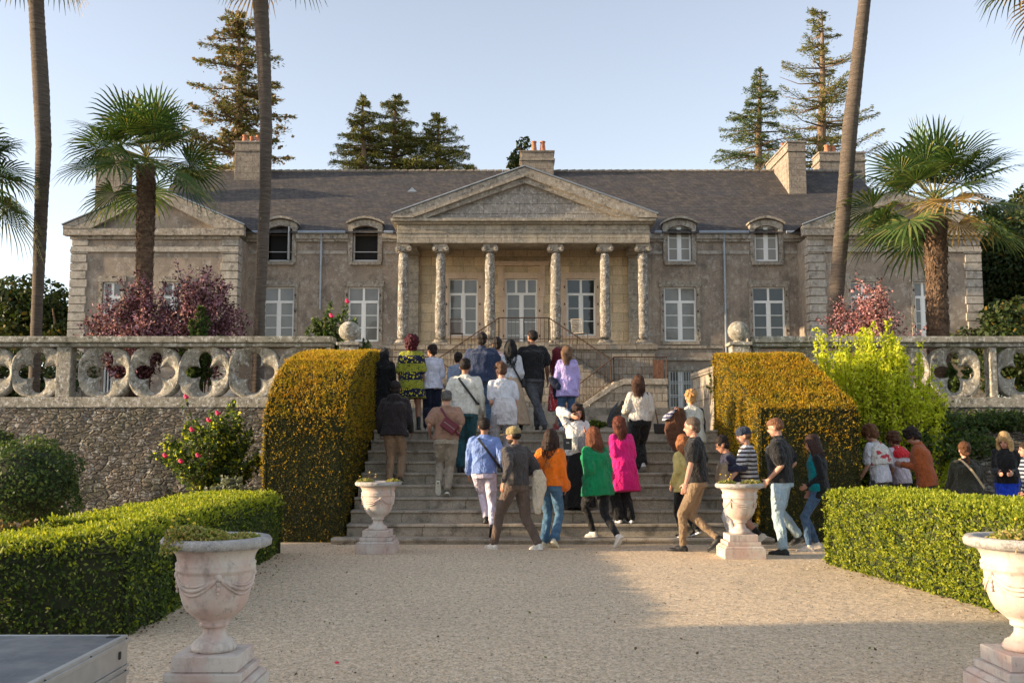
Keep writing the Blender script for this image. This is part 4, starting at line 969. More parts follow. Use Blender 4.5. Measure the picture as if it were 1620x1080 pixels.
# --- blossoming shrubs on the terrace
def shrub(px, py, D, rx, rz, label, leafs, zb=ZT, nst=26, sz=.07, cat='shrub', seed=0, spread=1.0, name='shrub', grp=None, droop=0.0, stemr=.012):
    r = np.random.default_rng(seed); c = P(px, py, D); e = empty(name, (c.x, D, zb), label, cat, grp)
    mb = MB(); PP, NN = [], []
    for k in range(nst):
        az = r.uniform(0, 6.28); out = r.random() ** .6 * spread; H = (c.z + rz - zb) * (1 - .45 * out * out) * r.uniform(.82, 1.05)
        tip = np.array((c.x + rx * out * math.cos(az), D + rx * .8 * out * math.sin(az), zb + H)); b0 = np.array((c.x + r.normal(0, .08), D + r.normal(0, .08), zb))
        mid = b0 * .5 + tip * .5 + np.array((0, 0, H * .12)) - (tip - b0) * np.array((.2, .2, 0))
        mb.tube([b0, mid, tip], [stemr, stemr * .7, stemr * .3], 4, cap=False)
        for q in range(9):
            u = .25 + .75 * q / 9; base = (1 - u) ** 2 * b0 + 2 * u * (1 - u) * mid + u * u * tip
            dv = np.array((r.normal(0, .5), r.normal(0, .5), r.uniform(.2, 1))); L = .25 * rx * r.uniform(.5, 1.1); t2 = base + dv / np.linalg.norm(dv) * L - np.array((0, 0, droop * L))
            mb.tube([base, t2], [stemr * .3, stemr * .15], 3, cap=False)
            m = 26; w = r.random((m, 1)); PP.append(base + (t2 - base) * w + r.normal(0, .035 * rx, (m, 3))); NN.append(np.tile(dv, (m, 1)))
    mb.build('stems', M['twig'], e)
    p = np.concatenate(PP); nn_ = np.concatenate(NN); r.shuffle(p); i = 0
    for nm, mt, fr, s_ in leafs:
        k = int(len(p) * fr); quads(nm, leafquads(p[i:i + k], nn_[i:i + k], s_, .6, 1.0), M[mt], e); i += k
    return e
shrub(215, 468, 22.0, 1.35, .50, 'purple blossoming shrub behind the left balustrade, left of the palm trunk', [('blossoms', 'blossom', .6, .065), ('foliage', 'plum_leaf', .4, .07)], nst=80, seed=1, grp='purple blossoming shrubs')
shrub(315, 455, 22.2, 1.35, .55, 'purple blossoming shrub behind the left balustrade, right of the palm trunk', [('blossoms', 'blossom', .6, .065), ('foliage', 'plum_leaf', .4, .07)], nst=90, seed=2, grp='purple blossoming shrubs')
shrub(1378, 490, 22.2, 1.3, .62, 'pink blossoming shrub right of the leaning palm trunk', [('blossoms', 'blossom_warm', .6, .066), ('foliage', 'plum_leaf', .4, .06)], nst=54, seed=3)
shrub(318, 500, 21.4, .55, .28, 'small green shrub growing before the purple blossoms', [('foliage', 'bush_leaf', 1, .09)], nst=18, seed=5)
shrub(1515, 560, 22.0, .4, -.15, 'small spiky green plant seen through the right quatrefoils', [('foliage', 'bush_leaf', 1, .09)], nst=14, seed=15)
e = shrub(530, 500, 21.3, .85, .30, 'dark green climbing rose with two pink flowers beside the left stone ball', [('foliage', 'bush_leaf', 1, .085)], nst=30, seed=6, cat='rose bush', name='rose_bush')
def rose(e, px, py, D, s_=.05):
    c = P(px, py, D); mb = MB()
    for k in range(3): a = k * 2.1; mb.ell(c + Vector((math.cos(a) * s_ * .3, math.sin(a) * s_ * .3, (k - 1) * s_ * .25)), (s_ * (.95 - .15 * k), 0, 0), (0, s_ * (.95 - .15 * k), 0), (0, 0, s_ * .7), 9, 5)
    mb.build('rose_flower', M['rose'], e, smooth=True)
    b0 = Vector((e.location.x + (c.x - e.location.x) * .3, D + .3, (c.z + e.location.z) * .5)); sm_ = MB(); sm_.tube([b0, b0.lerp(c, .6) + Vector((0, 0, .06)), c], [.009, .006, .004], 5); sm_.build('rose_stem', M['twig'], e)
    pts_ = np.array([tuple(b0.lerp(c, .35 + .6 * k / 40)) for k in range(40)]) + rng.normal(0, .05, (40, 3)); quads('rose_leaves', leafquads(pts_, rng.normal(size=(40, 3)), .075, .6, .8), M['bush_leaf'], e)
for q in ((549, 476), (524, 499)): rose(e, *q, 20.8)
shrub(1138, 556, 21.5, .33, .05, 'small green plant beside the right stone ball', [('foliage', 'bush_leaf', 1, .07)], nst=12, seed=8, cat='plant')
shrub(941, 668, 19.2, .27, .02, 'little bright green plant growing on the stair landing', [('foliage', 'bush_leaf', .7, .05), ('young_leaves', 'box_shoot', .3, .05)], zb=Zn(10), nst=12, seed=9, cat='plant')
# --- garden plants before the walls
e = shrub(338, 700, 18.2, 1.0, .75, 'red rose bush before the rubble wall left of the yew', [('foliage', 'bush_leaf', .75, .085), ('young_leaves', 'euon', .25, .075)], zb=.0, nst=40, seed=21, cat='rose bush', name='rose_bush', stemr=.008)
for q in ((294, 627), (344, 653), (330, 664), (303, 679), (261, 720), (313, 720), (286, 729)): rose(e, *q, 17.5, .045)
def wands(px, D, rx, label, n, zt, seed):
    r = np.random.default_rng(seed); c = P(px, 600, D); e = empty('shrub', (c.x, D, 0), label, 'shrub'); mb = MB(); PP, NN, AX = [], [], []
    for k in range(int(n * 1.6)):
        a = r.uniform(0, 6.28); q_ = r.random() ** .55; bx, by = c.x + rx * q_ * math.cos(a), D + .7 * rx * q_ * math.sin(a)
        H = zt * (1 - q_ ** 1.8 * (.34 + .26 * math.cos(a))) * (r.uniform(.72, .97) if k % 4 else r.uniform(.95, 1.05)); tipx = bx + .18 * (bx - c.x) + r.normal(0, .10)
        b0 = np.array((c.x + (bx - c.x) * .35, D + (by - D) * .35, 0)); t0 = np.array((tipx, by, H)); mid = np.array((bx, by, H * .5))
        mb.tube([b0, mid, t0], [.012, .009, .003], 4, cap=False)
        m = int(90 + 40 * H); u = .30 + .70 * r.random((m, 1)) ** .8; pt = (1 - u) ** 2 * b0 + 2 * u * (1 - u) * mid + u * u * t0
        an = r.uniform(0, 6.28, (m, 1)); d = np.concatenate([np.cos(an), np.sin(an), np.full((m, 1), .5)], 1); w = .11 * (1.15 - u ** 3 * .55) * (1 + .5 * np.sin(u * 40 + k))
        PP.append(pt + d * w * r.random((m, 1)) ** .5); NN.append(d); AX.append(d + [0, 0, .8])
    mb.build('stems', M['twig'], e); p, nn_, ax = np.concatenate(PP), np.concatenate(NN), np.concatenate(AX)
    quads('foliage', leafquads(p, nn_ + [0, 0, .4], .068, .6, .7, axis=ax), M['euon'], e)
    return e
wands(1402, 18.4, 1.12, 'bright golden euonymus bush before the right balustrade', 130, 3.62, 22)
def blobplant(px, py, D, rx, rz, label, mat, n, size, zb=0, name='shrub', cat='shrub', k=10, sq=.9):
    c = P(px, py, D); e = empty(name, (c.x, D, zb), label, cat)
    mb = MB()
    for q in range(6): a = q * 1.05; mb.tube([(c.x, D, zb), (c.x + rx * .5 * math.cos(a), D + rx * .5 * math.sin(a), c.z)], [.03, .01], 5)
    mb.ell((c.x, D, c.z), (rx * .72, 0, 0), (0, rx * .7, 0), (0, 0, rz * .72), 16, 10, 1)
    mb.build('stems', [M['twig'], M['hedge_core']], e)
    bl = [(c.x, D, c.z, rx * .9, rx * .85, rz * .9)] * 2 + randblobs((c.x, D, c.z), (rx, rx * .9, rz), k, (.35, .55), sq)
    blobcrown(e, bl, n, size, M[mat], shell=.8, name='foliage', tilt=.8); return e
blobplant(40, 765, 13.8, .84, .66, 'rounded dark green shrub at the left edge before the rubble wall', 'bush_leaf', 14000, .05)
blobplant(-10, 705, 15.5, .35, .30, 'small bright topped shrub at the left edge of the wall', 'box_leaf', 2000, .05)
shrub(262, 782, 13.9, .34, .12, 'feathery bronze fennel behind the left hedge', [('foliage', 'fennel', .6, .06), ('lower_leaves', 'silver', .4, .06)], zb=0, nst=22, seed=31, cat='plant')
shrub(25, 845, 9.2, .34, .12, 'feathery brown green fennel in the left hedge', [('foliage', 'fennel', .7, .05), ('lower_leaves', 'box_leaf', .3, .05)], zb=0.5, nst=16, seed=32, cat='plant')
shrub(365, 762, 16.5, .6, .10, 'grey green lavender at the foot of the rose bush', [('foliage', 'silver', 1, .055)], zb=0, nst=30, seed=33, cat='plant')
shrub(70, 800, 14.6, .5, .02, 'grey green tuft growing beside the dark round shrub', [('foliage', 'silver', 1, .055)], zb=0, nst=18, seed=34, cat='plant')
shrub(1440, 672, 18.9, 1.9, .25, 'dark green ivy mass below the golden bush', [('foliage', 'bush_leaf', 1, .09)], zb=.6, nst=110, seed=41)
shrub(1565, 665, 19.4, 1.2, -.05, 'low green creeper on the right rubble wall', [('foliage', 'bush_leaf', 1, .07)], zb=1.7, nst=40, seed=36, cat='plant')
shrub(1395, 700, 17.4, .8, .1, 'leafy green branches between the right yew and the group', [('foliage', 'bush_leaf', .7, .08), ('young_leaves', 'euon', .3, .07)], zb=0, nst=40, seed=37)
# unseen hedge added out of frame on the left to shade near gravel
fl_ = [[(-18, -14, 0), (-16.3, -14, 0), (-16.3, -14, 4.0), (-18, -14, 4.0)], [(-16.3, -14, 0), (-16.3, 6.4, 0), (-16.3, 6.4, 3.9), (-16.3, -14, 4.0)], [(-16.3, 6.4, 0), (-18, 6.4, 0), (-18, 6.4, 3.9), (-16.3, 6.4, 3.9)], [(-18, 6.4, 0), (-18, -14, 0), (-18, -14, 4.0), (-18, 6.4, 3.9)], [(-18, -14, 4.0), (-16.3, -14, 4.0), (-16.3, 6.4, 3.9), (-18, 6.4, 3.9)]]
hedge('shade_hedge', fl_, 'tall unseen hedge added outside the frame on the left, shading the near gravel', 'hedge', M['dark_tree'], M['bush_leaf'], .16, 90, .1, .12, 1.2)
# ================================================================== URNS
def pinkstone():
    m, nt, b = newmat('weathered pink stone'); n = N(nt); p = n.pos()
    col = n.mix(n.ramp(n.noise(p, 5, 4), [(.4, 0), (.65, 1)]), (.62, .55, .475), (.56, .40, .335))
    col = n.mix(n.ramp(n.noise(n.scale(p, (1, 1, .4)), 9, 6, .7), [(.52, 0), (.70, .6)]), col, (.17, .15, .145))
    col = n.mix(n.ramp(n.noise(p, 22, 5, .7), [(.58, 0), (.66, .5)]), col, (.22, .205, .19))
    link_(nt, col, b.inputs['Base Color']); b.inputs['Roughness'].default_value = .9; b.inputs['Specular IOR Level'].default_value = .2
    link_(nt, n.bump(n.noise(p, 60, 5, .7), .5, .008), b.inputs['Normal']); return m
M['urn'] = pinkstone()
M['urn_rim'] = stone('lichened urn rim', (.40, .37, .34), (.5, .46, .42), pale=(.62, .60, .57), pale_amt=.5, dark=(.14, .135, .13), dark_amt=.8, sc_=6, bump=.5)
M['sedum'] = leafmat('sedum', [(0, (.14, .18, .03)), (.5, (.32, .36, .08)), (.8, (.48, .34, .14)), (1, (.66, .52, .15))], .3, .2)
def urn(c, lab, seed, plants, rz=0):
    x, y = c; e = empty('garden_urn', (x, y, 0), lab, 'urn', 'stone urns along the path')
    S = lambda r, z: (r, z)
    mb = MB(); mb.lathe([(.10, .30), (.125, .305), (.13, .325), (.118, .345), (.115, .352), (.085, .37), (.064, .40), (.062, .425), (.066, .436), (.083, .44), (.083, .458), (.078, .462),
                         (.118, .495), (.158, .53), (.182, .575), (.196, .625), (.205, .68), (.209, .735), (.211, .748), (.224, .757), (.227, .77), (.222, .782), (.226, .79), (.226, .80), (.215, .81), (.222, .84), (.236, .865), (.262, .885), (.29, .89)], (x, y, 0), 48, cap=False)
    bowl = mb.build('bowl', M['urn'], e, smooth=True)
    mb = MB(); mb.lathe([(.285, .884), (.31, .896), (.314, .925), (.300, .945), (.255, .945), (.235, .935), (.225, .88), (.02, .87)], (x, y, 0), 48, cap=False); mb.build('rim', M['urn_rim'], e, smooth=True)
    mb = MB()
    for k in range(4):                    # hanging garlands with rosettes
        a0 = rz + k * math.pi / 2
        for off, rr in ((0, .013), (.028, .010), (-.022, .008)):
            pts = []
            for j in range(15):
                t = j / 14; a = a0 + t * math.pi / 2; z = .735 - (.075 + off) * math.sin(math.pi * t) ** .9; rz_ = .206 + .004; 
                rz_ = np.interp(z, [.575, .625, .68, .735], [.182, .196, .205, .209]) + .002
                pts.append((x + rz_ * math.cos(a), y + rz_ * math.sin(a), z))
            mb.tube(pts, rr * .9, 6)
        for dz, s_ in ((0, .022), (-.035, .014), (-.065, .012), (-.09, .009)): mb.ell((x + .209 * math.cos(a0), y + .209 * math.sin(a0), .735 + dz), (s_, 0, 0), (0, s_, 0), (0, 0, s_ * 1.2), 8, 6)
    mb.build('garland', M['urn'], e, smooth=True)
    mb = MB(); mb.box(x - .185, x + .185, y - .185, y + .185, .215, .302); mb.build('plinth', M['urn'], e, bevel=.006)
    mb = MB(); mb.box(x - .215, x + .215, y - .215, y + .215, .165, .213)
    rows = [[(x + sx * r, y + sy * r, z) for sx, sy in ((-1, -1), (1, -1), (1, 1), (-1, 1))] for r, z in ((.225, .164), (.245, .15), (.25, .13))]
    mb.ring(rows); mb.box(x - .262, x + .262, y - .262, y + .262, 0, .1295); mb.build('base', M['urn'], e, bevel=.007)
    mb = MB(); mb.lathe([(.001, .93), (.12, .928), (.232, .915)], (x, y, 0), 24, cap=False); mb.build('soil', M['soil'], e)
    r = np.random.default_rng(seed); PP = []
    for (ax, ay, rr, hh, m) in plants:
        d = unit(r.normal(size=(m, 3))) * r.random((m, 1)) ** .4; d[:, 2] = np.abs(d[:, 2]); pt = np.array((x + ax, y + ay, .925)) + d * (rr, rr, hh)
        edge = np.hypot(pt[:, 0] - x, pt[:, 1] - y); pt[:, 2] -= np.clip(edge - .29, 0, 1) * 1.2; PP.append(pt)
    p = np.concatenate(PP); quads('sedum', leafquads(p, np.tile([0, 0, 1.], (len(p), 1)), .022, .6, 1.1), M['sedum'], e)
    mb = MB()
    for k in range(5):
        px_, py__ = plants[0][0] + r.uniform(-.1, .14), plants[0][1] + r.uniform(-.05, .05); h = r.uniform(.05, .12)
        mb.tube([(x + px_, y + py__, .93), (x + px_ + r.uniform(-.02, .03), y + py__, .95 + h)], [.002, .0015], 4); mb.ell((x + px_ + .01, y + py__, .955 + h), (.010, 0, 0), (0, .010, 0), (0, 0, .008), 6, 4, 1)
    mb.build('flower_stalks', [M['twig'], flat('yellow flower', (.75, .5, .03))], e)
    return e
urn((-1.715, 5.87), 'pinkish stone urn with sedum, nearest on the left before the box hedge', 1, [(-.12, -.16, .15, .10, 2600), (.02, -.17, .12, .08, 1400), (.14, .02, .12, .04, 900)], rz=.35)
g = G(594, 876); urn((g.x, g.y + .2), 'pinkish stone urn at the left foot of the stairs before the clipped yew', 2, [(-.17, -.05, .13, .07, 900), (.20, 0, .12, .06, 700)], rz=.3)
g = G(1178, 884); urn((g.x, g.y + .2), 'pinkish stone urn at the right foot of the stairs among the walkers', 3, [(-.17, -.05, .13, .07, 900), (.16, 0, .16, .07, 900)], rz=.78)
urn((2.96, 5.87), 'pinkish stone urn cut by the right edge of the photo', 4, [(-.05, -.12, .2, .07, 2000), (.14, .05, .10, .03, 400)], rz=.2)
# ================================================================== STAGE DECKS at the lower left corner
def alu():
    return flat('aluminium', (.50, .49, .46), .42, metal=.65, var=.12, vscale=8)
M['alu'] = alu()
def board():
    m, nt, b = newmat('grey stage board'); n = N(nt); p = n.pos()
    col = n.mix(n.ramp(n.noise(p, 2.5, 6, .7), [(.4, 0), (.65, 1)]), (.12, .125, .13), (.19, .19, .185))
    col = n.mix(n.ramp(n.noise(n.scale(p, (9, .6, 1)), 4, 5, .7), [(.60, 0), (.66, .6)]), col, (.28, .275, .26))
    col = n.mix(n.ramp(n.noise(p, 14, 4, .7), [(.64, 0), (.68, .7)]), col, (.07, .055, .045))
    link_(nt, col, b.inputs['Base Color']); link_(nt, n.ramp(n.noise(p, 6, 4), [(.3, .35), (.7, .75)]), b.inputs['Roughness']); return m
M['board'] = board()
M['yellow'] = flat('yellow plastic', (.75, .60, .02), .5); M['black'] = flat('black rubber', (.02, .02, .02), .7)
def deck(x0, x1, y0, y1, z0, lab):
    e = empty('stage_deck', ((x0 + x1) / 2, (y0 + y1) / 2, z0), lab, 'stage deck', 'stacked stage decks')
    MB().box(x0 + .03, x1 - .03, y0 + .03, y1 - .03, z0 + .15, z0 + .1685).build('board', M['board'], e)
    mb = MB()
    for (a, b_, c, d) in ((x0, x1, y0, y0 + .03), (x0, x1, y1 - .03, y1), (x0, x0 + .03, y0 + .03, y1 - .03), (x1 - .03, x1, y0 + .03, y1 - .03)):
        mb.box(a, b_, c, d, z0 + .012, z0 + .17)
    for z in (.0, .128):
        mb.box(x1 - .001, x1 + .012, y0, y1, z0 + z, z0 + z + .012 + .012 * (z > 0)); mb.box(x0, x1, y1 - .001, y1 + .012, z0 + z, z0 + z + .02)
    mb.build('frame', M['alu'], e, bevel=.003)
    mb = MB()
    for yy in (y1 - .12, y1 - .9): mb.box(x1 + .0005, x1 + .006, yy - .012, yy + .012, z0 + .06, z0 + .10)
    mb.build('lock_slot', M['black'], e)
    mb = MB()
    for yy in (y1 - .03, y1 - .5, y1 - 1.0): mb.ell((x1 + .003, yy, z0 + .15), (.004, 0, 0), (0, .009, 0), (0, 0, .009), 8, 5)
    mb.box(x1 - .09, x1 - .031, y1 - .09, y1 - .031, z0 + .1686, z0 + .171); mb.build('rivets', M['black'], e)
    return e
gk = G(203, 1003, .42)
deck(-4.6, gk.x, 3.0, gk.y, .25, 'grey topped aluminium stage deck, upper one of the stack at the corner')
deck(-4.6, gk.x, 3.0, gk.y, .078, 'aluminium stage deck lying under the upper one at the corner')
e = empty('cap', (-2.1, 5.5, 0), 'yellow plastic cap on the ground beside the stage decks', 'plastic cap')
MB().lathe([(.035, 0), (.035, .085), (.028, .10), (.01, .10)], (gk.x + .06, gk.y - .15, 0.0), 14).build('knob', M['yellow'], e, smooth=True)
e_ = G(532, 1050)
m = MB(); m.ell((e_.x, e_.y, .012), (.012, 0, 0), (0, .007, 0), (0, 0, .008), 8, 5); m.ell((e_.x + .01, e_.y + .006, .012), (.008, 0, 0), (0, .009, 0), (0, 0, .007), 8, 5)
tag(m.build('fallen_petal', M['rose'], None, True), 'small pink petal lying on the gravel between the urns', 'petal')
# ================================================================== PEOPLE
def V3(*a): return Vector(a)
SKIN = {'fair': (.50, .275, .19), 'mid': (.42, .22, .145), 'tan': (.32, .165, .10), 'dark': (.12, .06, .04)}
def skinmat(k):
    if ('skin', k) in _cl: return _cl[('skin', k)]
    m, nt, b = newmat('skin'); n = N(nt)
    col = n.mix(n.ramp(n.noise(n.pos(), 18, 3), [(.35, 0), (.7, .5)]), SKIN[k], tuple(x * y for x, y in zip(SKIN[k], (1.05, .78, .72))))
    link_(nt, col, b.inputs['Base Color']); b.inputs['Roughness'].default_value = .5; b.inputs['Specular IOR Level'].default_value = .4
    b.inputs['Subsurface Weight'].default_value = .12; b.inputs['Subsurface Radius'].default_value = (.6, .25, .15); b.inputs['Subsurface Scale'].default_value = .012
    _cl[('skin', k)] = m; return m
def hairmat(c, c2=None, z0=None):
    key = ('hair', c, c2, z0)
    if key in _cl: return _cl[key]
    m, nt, b = newmat('hair'); n = N(nt); p = n.pos()
    f = n.noise(n.scale(p, (1, 1, .12)), 130, 3)
    col = n.mix(1.0, c, n.ramp(f, [(.3, .35), (.5, .9), (.72, 1.7)]), 'MULTIPLY')
    if c2:                                  # ombre: paler towards the tips, at height z0
        sp = n.n('ShaderNodeSeparateXYZ', {0: p}); g = n.math('ADD', sp.outputs[2], n.math('MULTIPLY', n.noise(p, 20, 2), .12))
        t = n.n('ShaderNodeMapRange', {0: g, 1: z0 + .08, 2: z0 + .2, 3: 1.0, 4: 0.0}).outputs[0]
        col = n.mix(t, col, n.mix(1.0, c2, n.ramp(f, [(.3, .6), (.7, 1.5)]), 'MULTIPLY'))
    link_(nt, col, b.inputs['Base Color']); b.inputs['Roughness'].default_value = .6; b.inputs['Specular IOR Level'].default_value = .22
    link_(nt, n.bump(f, .9, .01), b.inputs['Normal'])
    _cl[key] = m; return m
def chain(mb, nodes, n=10):
    """overlapping balls and cones, later fused by a voxel remesh; nodes: (point, radius)"""
    for p, r in nodes: mb.ell(p, (r, 0, 0), (0, r, 0), (0, 0, r), n, 6)
    for (p, r), (q, s) in zip(nodes, nodes[1:]):
        if (Vector(p) - Vector(q)).length > .002: mb.tube([p, q], [r, s], n)
def loft(mb, secs, n=20):
    """secs: (centre, half-width vector, half-depth vector); superellipse sections"""
    rows = []
    for c, a, b in secs:
        row = []
        for j in range(n):
            t = 2 * math.pi * j / n; ct, s_ = math.cos(t), math.sin(t)
            row.append(c + a * (math.copysign(abs(ct) ** .85, ct)) + b * (math.copysign(abs(s_) ** .85, s_)))
        rows.append(row)
    mb.ring(rows)
def fuse(mb, name, mat, parent, vox=.012, sm=3, amp=0, freq=20, aniso=(1, 1, 1)):
    o = mb.build(name, mat, parent)
    r = o.modifiers.new('r', 'REMESH'); r.mode = 'VOXEL'; r.voxel_size = vox; r.use_smooth_shade = True
    if sm: s_ = o.modifiers.new('s', 'SMOOTH'); s_.iterations = sm; s_.factor = .5
    BAKE.append((o, ('lump', amp, freq, aniso) if amp else ('smooth', 0, 1)))
    return o
def ik(a, b, l1, l2, pole):
    d = b - a; L = min(d.length, (l1 + l2) * .998); dn = d.normalized() if d.length > 1e-6 else Vector((0, 0, -1)); b2 = a + dn * L
    x = (l1 * l1 - l2 * l2 + L * L) / (2 * L); h = math.sqrt(max(0, l1 * l1 - x * x)); pl = pole - dn * pole.dot(dn)
    if pl.length < 1e-5: pl = Vector((0, 1, 0))
    return a + dn * x + pl.normalized() * h, b2
GROUND = -1
def person(label, x, top, face, feet, bw=1.0, fem=False, lean=3, skin='fair', look=(0, 0), hair=('short', (.05, .03, .02)),
           shirt=None, pants=None, skirt=None, shoes=((.03, .03, .03), (.03, .03, .03)), lw=None, rw=None, D=None, z0=None, headpx=None, grp='visitors walking up to the house', dx=0, fing=.5, extras=(), le=None, re=None, socks=None, cap=None, hem=None):
    """x: pixel column of the pelvis; top: pixel row of the crown; feet: two of (px, level, lift, pitch) on a step, or (px, -py, lift, pitch) on the ground"""
    A = []
    for f in feet:
        f = tuple(f) + (0,) * (4 - len(f))
        if f[1] < 0: g = G(f[0], -f[1]); pt = V3(g.x, g.y, 0); zl = 0
        else: d = Dn(f[1]) + .17 if f[1] > 0 else 14.3; d = d if f[1] < 11 else 18.2 + .6 * (f[1] - 11); zl = Zn(min(f[1], 10)); pt = V3(P(f[0], 700, d).x, d, zl)
        A.append((pt, f[2], f[3], zl))
    zb = min(a[3] for a in A) if z0 is None else z0
    dm = (A[0][0].y + A[1][0].y) / 2 if D is None else D
    if D is not None:
        for a in A: a[0].y = D + (a[0].y - (A[0][0].y + A[1][0].y) / 2); 
    ztop = P(x, top, dm).z
    cl = math.cos(rad(lean)); up = .526; H = (ztop - zb) / (up + (1 - up) * cl); s = H / 1.75
    a_ = rad(face); F = V3(math.sin(a_), math.cos(a_), 0); R = V3(math.cos(a_), -math.sin(a_), 0); Z = V3(0, 0, 1)
    pel = V3(P(x, 650, dm).x, dm, zb + .526 * H)
    # feet: each toe-to-heel
    ank = [a[0] + Z * (.075 * s + a[1] + .12 * s * math.sin(rad(a[2]))) - F * .02 for a in A]
    # order: feet[0] = left foot, feet[1] = right foot
    hipL, hipR = pel - R * .09 * s, pel + R * .09 * s
    reach = .86 * s; drop = 0
    for h_, k_ in ((hipL, ank[0]), (hipR, ank[1])):
        hz = math.hypot(h_.x - k_.x, h_.y - k_.y); mx = math.sqrt(max(.01, (reach * .995) ** 2 - hz * hz)) + k_.z
        drop = max(drop, h_.z - .045 * s - mx)
    pel = pel - Z * max(0, drop); hipL, hipR = pel - R * .09 * s - Z * .04 * s, pel + R * .09 * s - Z * .04 * s
    l_ = rad(lean); U = Z * math.cos(l_) + F * math.sin(l_); Fu = F * math.cos(l_) - Z * math.sin(l_)
    if drop > 0: # stretch the trunk so that the crown stays where it is
        pass
    tk = (ztop - pel.z) / (max(.1, (.474 * H) * cl)); tk = max(.9, min(1.12, tk))
    us = s * tk
    kk = .445 * s
    kneeL, ankL = ik(hipL, ank[0], kk, .42 * s, F); kneeR, ankR = ik(hipR, ank[1], kk, .42 * s, F)
    neck = pel + U * .545 * us; shw = (.148 if fem else .172) * s * (1 + (bw - 1) * .5)
    shL, shR = pel + U * .458 * us - R * shw, pel + U * .458 * us + R * shw
    hp, hy = rad(look[0]), rad(look[1])
    Fh = (F * math.cos(hy) + R * math.sin(hy)); Rh = (R * math.cos(hy) - F * math.sin(hy))
    Uh = Z * math.cos(hp) + Fh * math.sin(hp); Fh2 = Fh * math.cos(hp) - Z * math.sin(hp)
    hs = s * 1.07
    hc = neck + (U * .045 + Uh * .085) * us + Fh * .018
    hc = V3(hc.x, hc.y, min(hc.z, ztop - .118 * hs * max(.85, math.cos(hp)))) if not cap else hc
    def wrist(spec, sh, sgn):
        if spec is None: spec = ('sw', 0)
        if spec[0] == 'sw':
            t = sh - Z * .50 * s + F * (.06 + spec[1]) * s + R * sgn * (.035 + (bw - 1) * .22) * s
            if len(spec) > 2: t += Z * spec[2]
        elif spec[0] == 'loc': t = pel + R * spec[1] * s + F * spec[2] * s + U * spec[3] * s
        else: t = P(spec[0], spec[1], sh.y + spec[2])
        el, w = ik(sh, t, .285 * s, .26 * s, -F * .8 - Z * .4 + R * sgn * .22)
        return el, w
    eL, wL = wrist(lw, shL, -1); eR, wR = wrist(rw, shR, 1)
    if le: eL = wrist(('p',), shL, -1)[0]
    e = empty('person', (pel.x, pel.y, zb), label, 'person', grp)
    # ---------------------------------------------------------------- body
    mb = MB()
    secs = lambda add, lo, hi, wd=1.0: [(pel + U * h_ * us + Fu * (.012 * math.sin(max(0, h_) * 5) * s), R * (w * (bw if h_ < .42 else 1 + (bw - 1) * .5) * s + add) * wd, Fu * (d * (bw ** 1.3 if h_ < .42 else 1) * s + add))
        for h_, w, d in (((-.10, .150, .11), (-.02, .170, .118), (.06, .165, .115), (.14, .14, .10), (.22, .14, .10), (.32, .155, .115), (.40, .155, .11), (.45, .142, .09), (.49, .105, .072), (.52, .07, .062), (.55, .055, .055)) if fem else
                         ((-.10, .145, .11), (-.02, .160, .112), (.08, .152, .108), (.16, .148, .105), (.24, .155, .11), (.33, .172, .118), (.41, .176, .112), (.455, .162, .092), (.495, .12, .076), (.525, .078, .066), (.555, .06, .06))) if lo <= h_ <= hi]
    loft(mb, secs(-.030 if (shirt or hem) else -.01, -.2, .47) + secs(-.012, .48, .6), 16)
    chain(mb, [(neck - U * .04 * s, .054 * s), (hc - Uh * .05 * s - Fh2 * .012 * s, .050 * s)])
    mb.ell(hc + Uh * .018 * hs - Fh2 * .008 * hs, Rh * .074 * hs, Fh2 * .094 * hs, Uh * .092 * hs, 18, 12)
    mb.ell(hc - Uh * .045 * hs + Fh2 * .022 * hs, Rh * .056 * hs, Fh2 * .064 * hs, Uh * .065 * hs, 14, 10)
    mb.ell(hc - Uh * .085 * hs + Fh2 * .056 * hs, Rh * .026 * hs, Fh2 * .026 * hs, Uh * .022 * hs, 10, 6)
    mb.tube([hc + Uh * .012 * hs + Fh2 * .080 * hs, hc - Uh * .028 * hs + Fh2 * .100 * hs], [.008 * hs, .014 * hs], 8)
    mb.ell(hc - Uh * .030 * hs + Fh2 * .092 * hs, Rh * .017 * hs, Fh2 * .011 * hs, Uh * .010 * hs, 8, 5)
    for sg in (-1, 1): mb.ell(hc - Uh * .010 * hs + Rh * sg * .076 * hs - Fh2 * .008 * hs, Rh * .010 * hs, Fh2 * .019 * hs, Uh * .031 * hs, 8, 6)
    for hip, kn, an, a in ((hipL, kneeL, ankL, A[0]), (hipR, kneeR, ankR, A[1])):
        tk_ = .78 if skirt or (pants and (len(pants) < 4)) else 1.0; chain(mb, [(hip, .082 * s * bw * tk_), (hip.lerp(kn, .5), .072 * s * bw * tk_), (kn, .052 * s * tk_), (kn.lerp(an, .35) - F * .012 * s, .052 * s * tk_), (an, .033 * s)])
        pr = rad(a[2]); Fo = F * math.cos(pr) - Z * math.sin(pr); Uo = Z * math.cos(pr) + F * math.sin(pr); mb.ell(an + Fo * .06 * s - Uo * .04 * s, Fo * .11 * s, R * .030 * s, Uo * .024 * s, 10, 6)
    for sh, el, w, sg in ((shL, eL, wL, -1), (shR, eR, wR, 1)):
        sl_ = ((hem or shirt) or (0, 'none'))[1]; ta = .72 if sl_ == 'long' else 1.0; tu = .72 if sl_ in ('long', 'short', 'mid') else 1.0
        chain(mb, [(sh, .050 * s * tu), (sh.lerp(el, .5), .044 * s * (bw if sl_ != 'long' else 1) * tu), (el, .036 * s * ta), (el.lerp(w, .3), .037 * s * ta), (w, .024 * s)])
        fd = (w - el).normalized(); 
        side = fd.cross(R * sg if abs(fd.dot(R)) < .8 else F)
        if side.length < .1: side = F.copy()
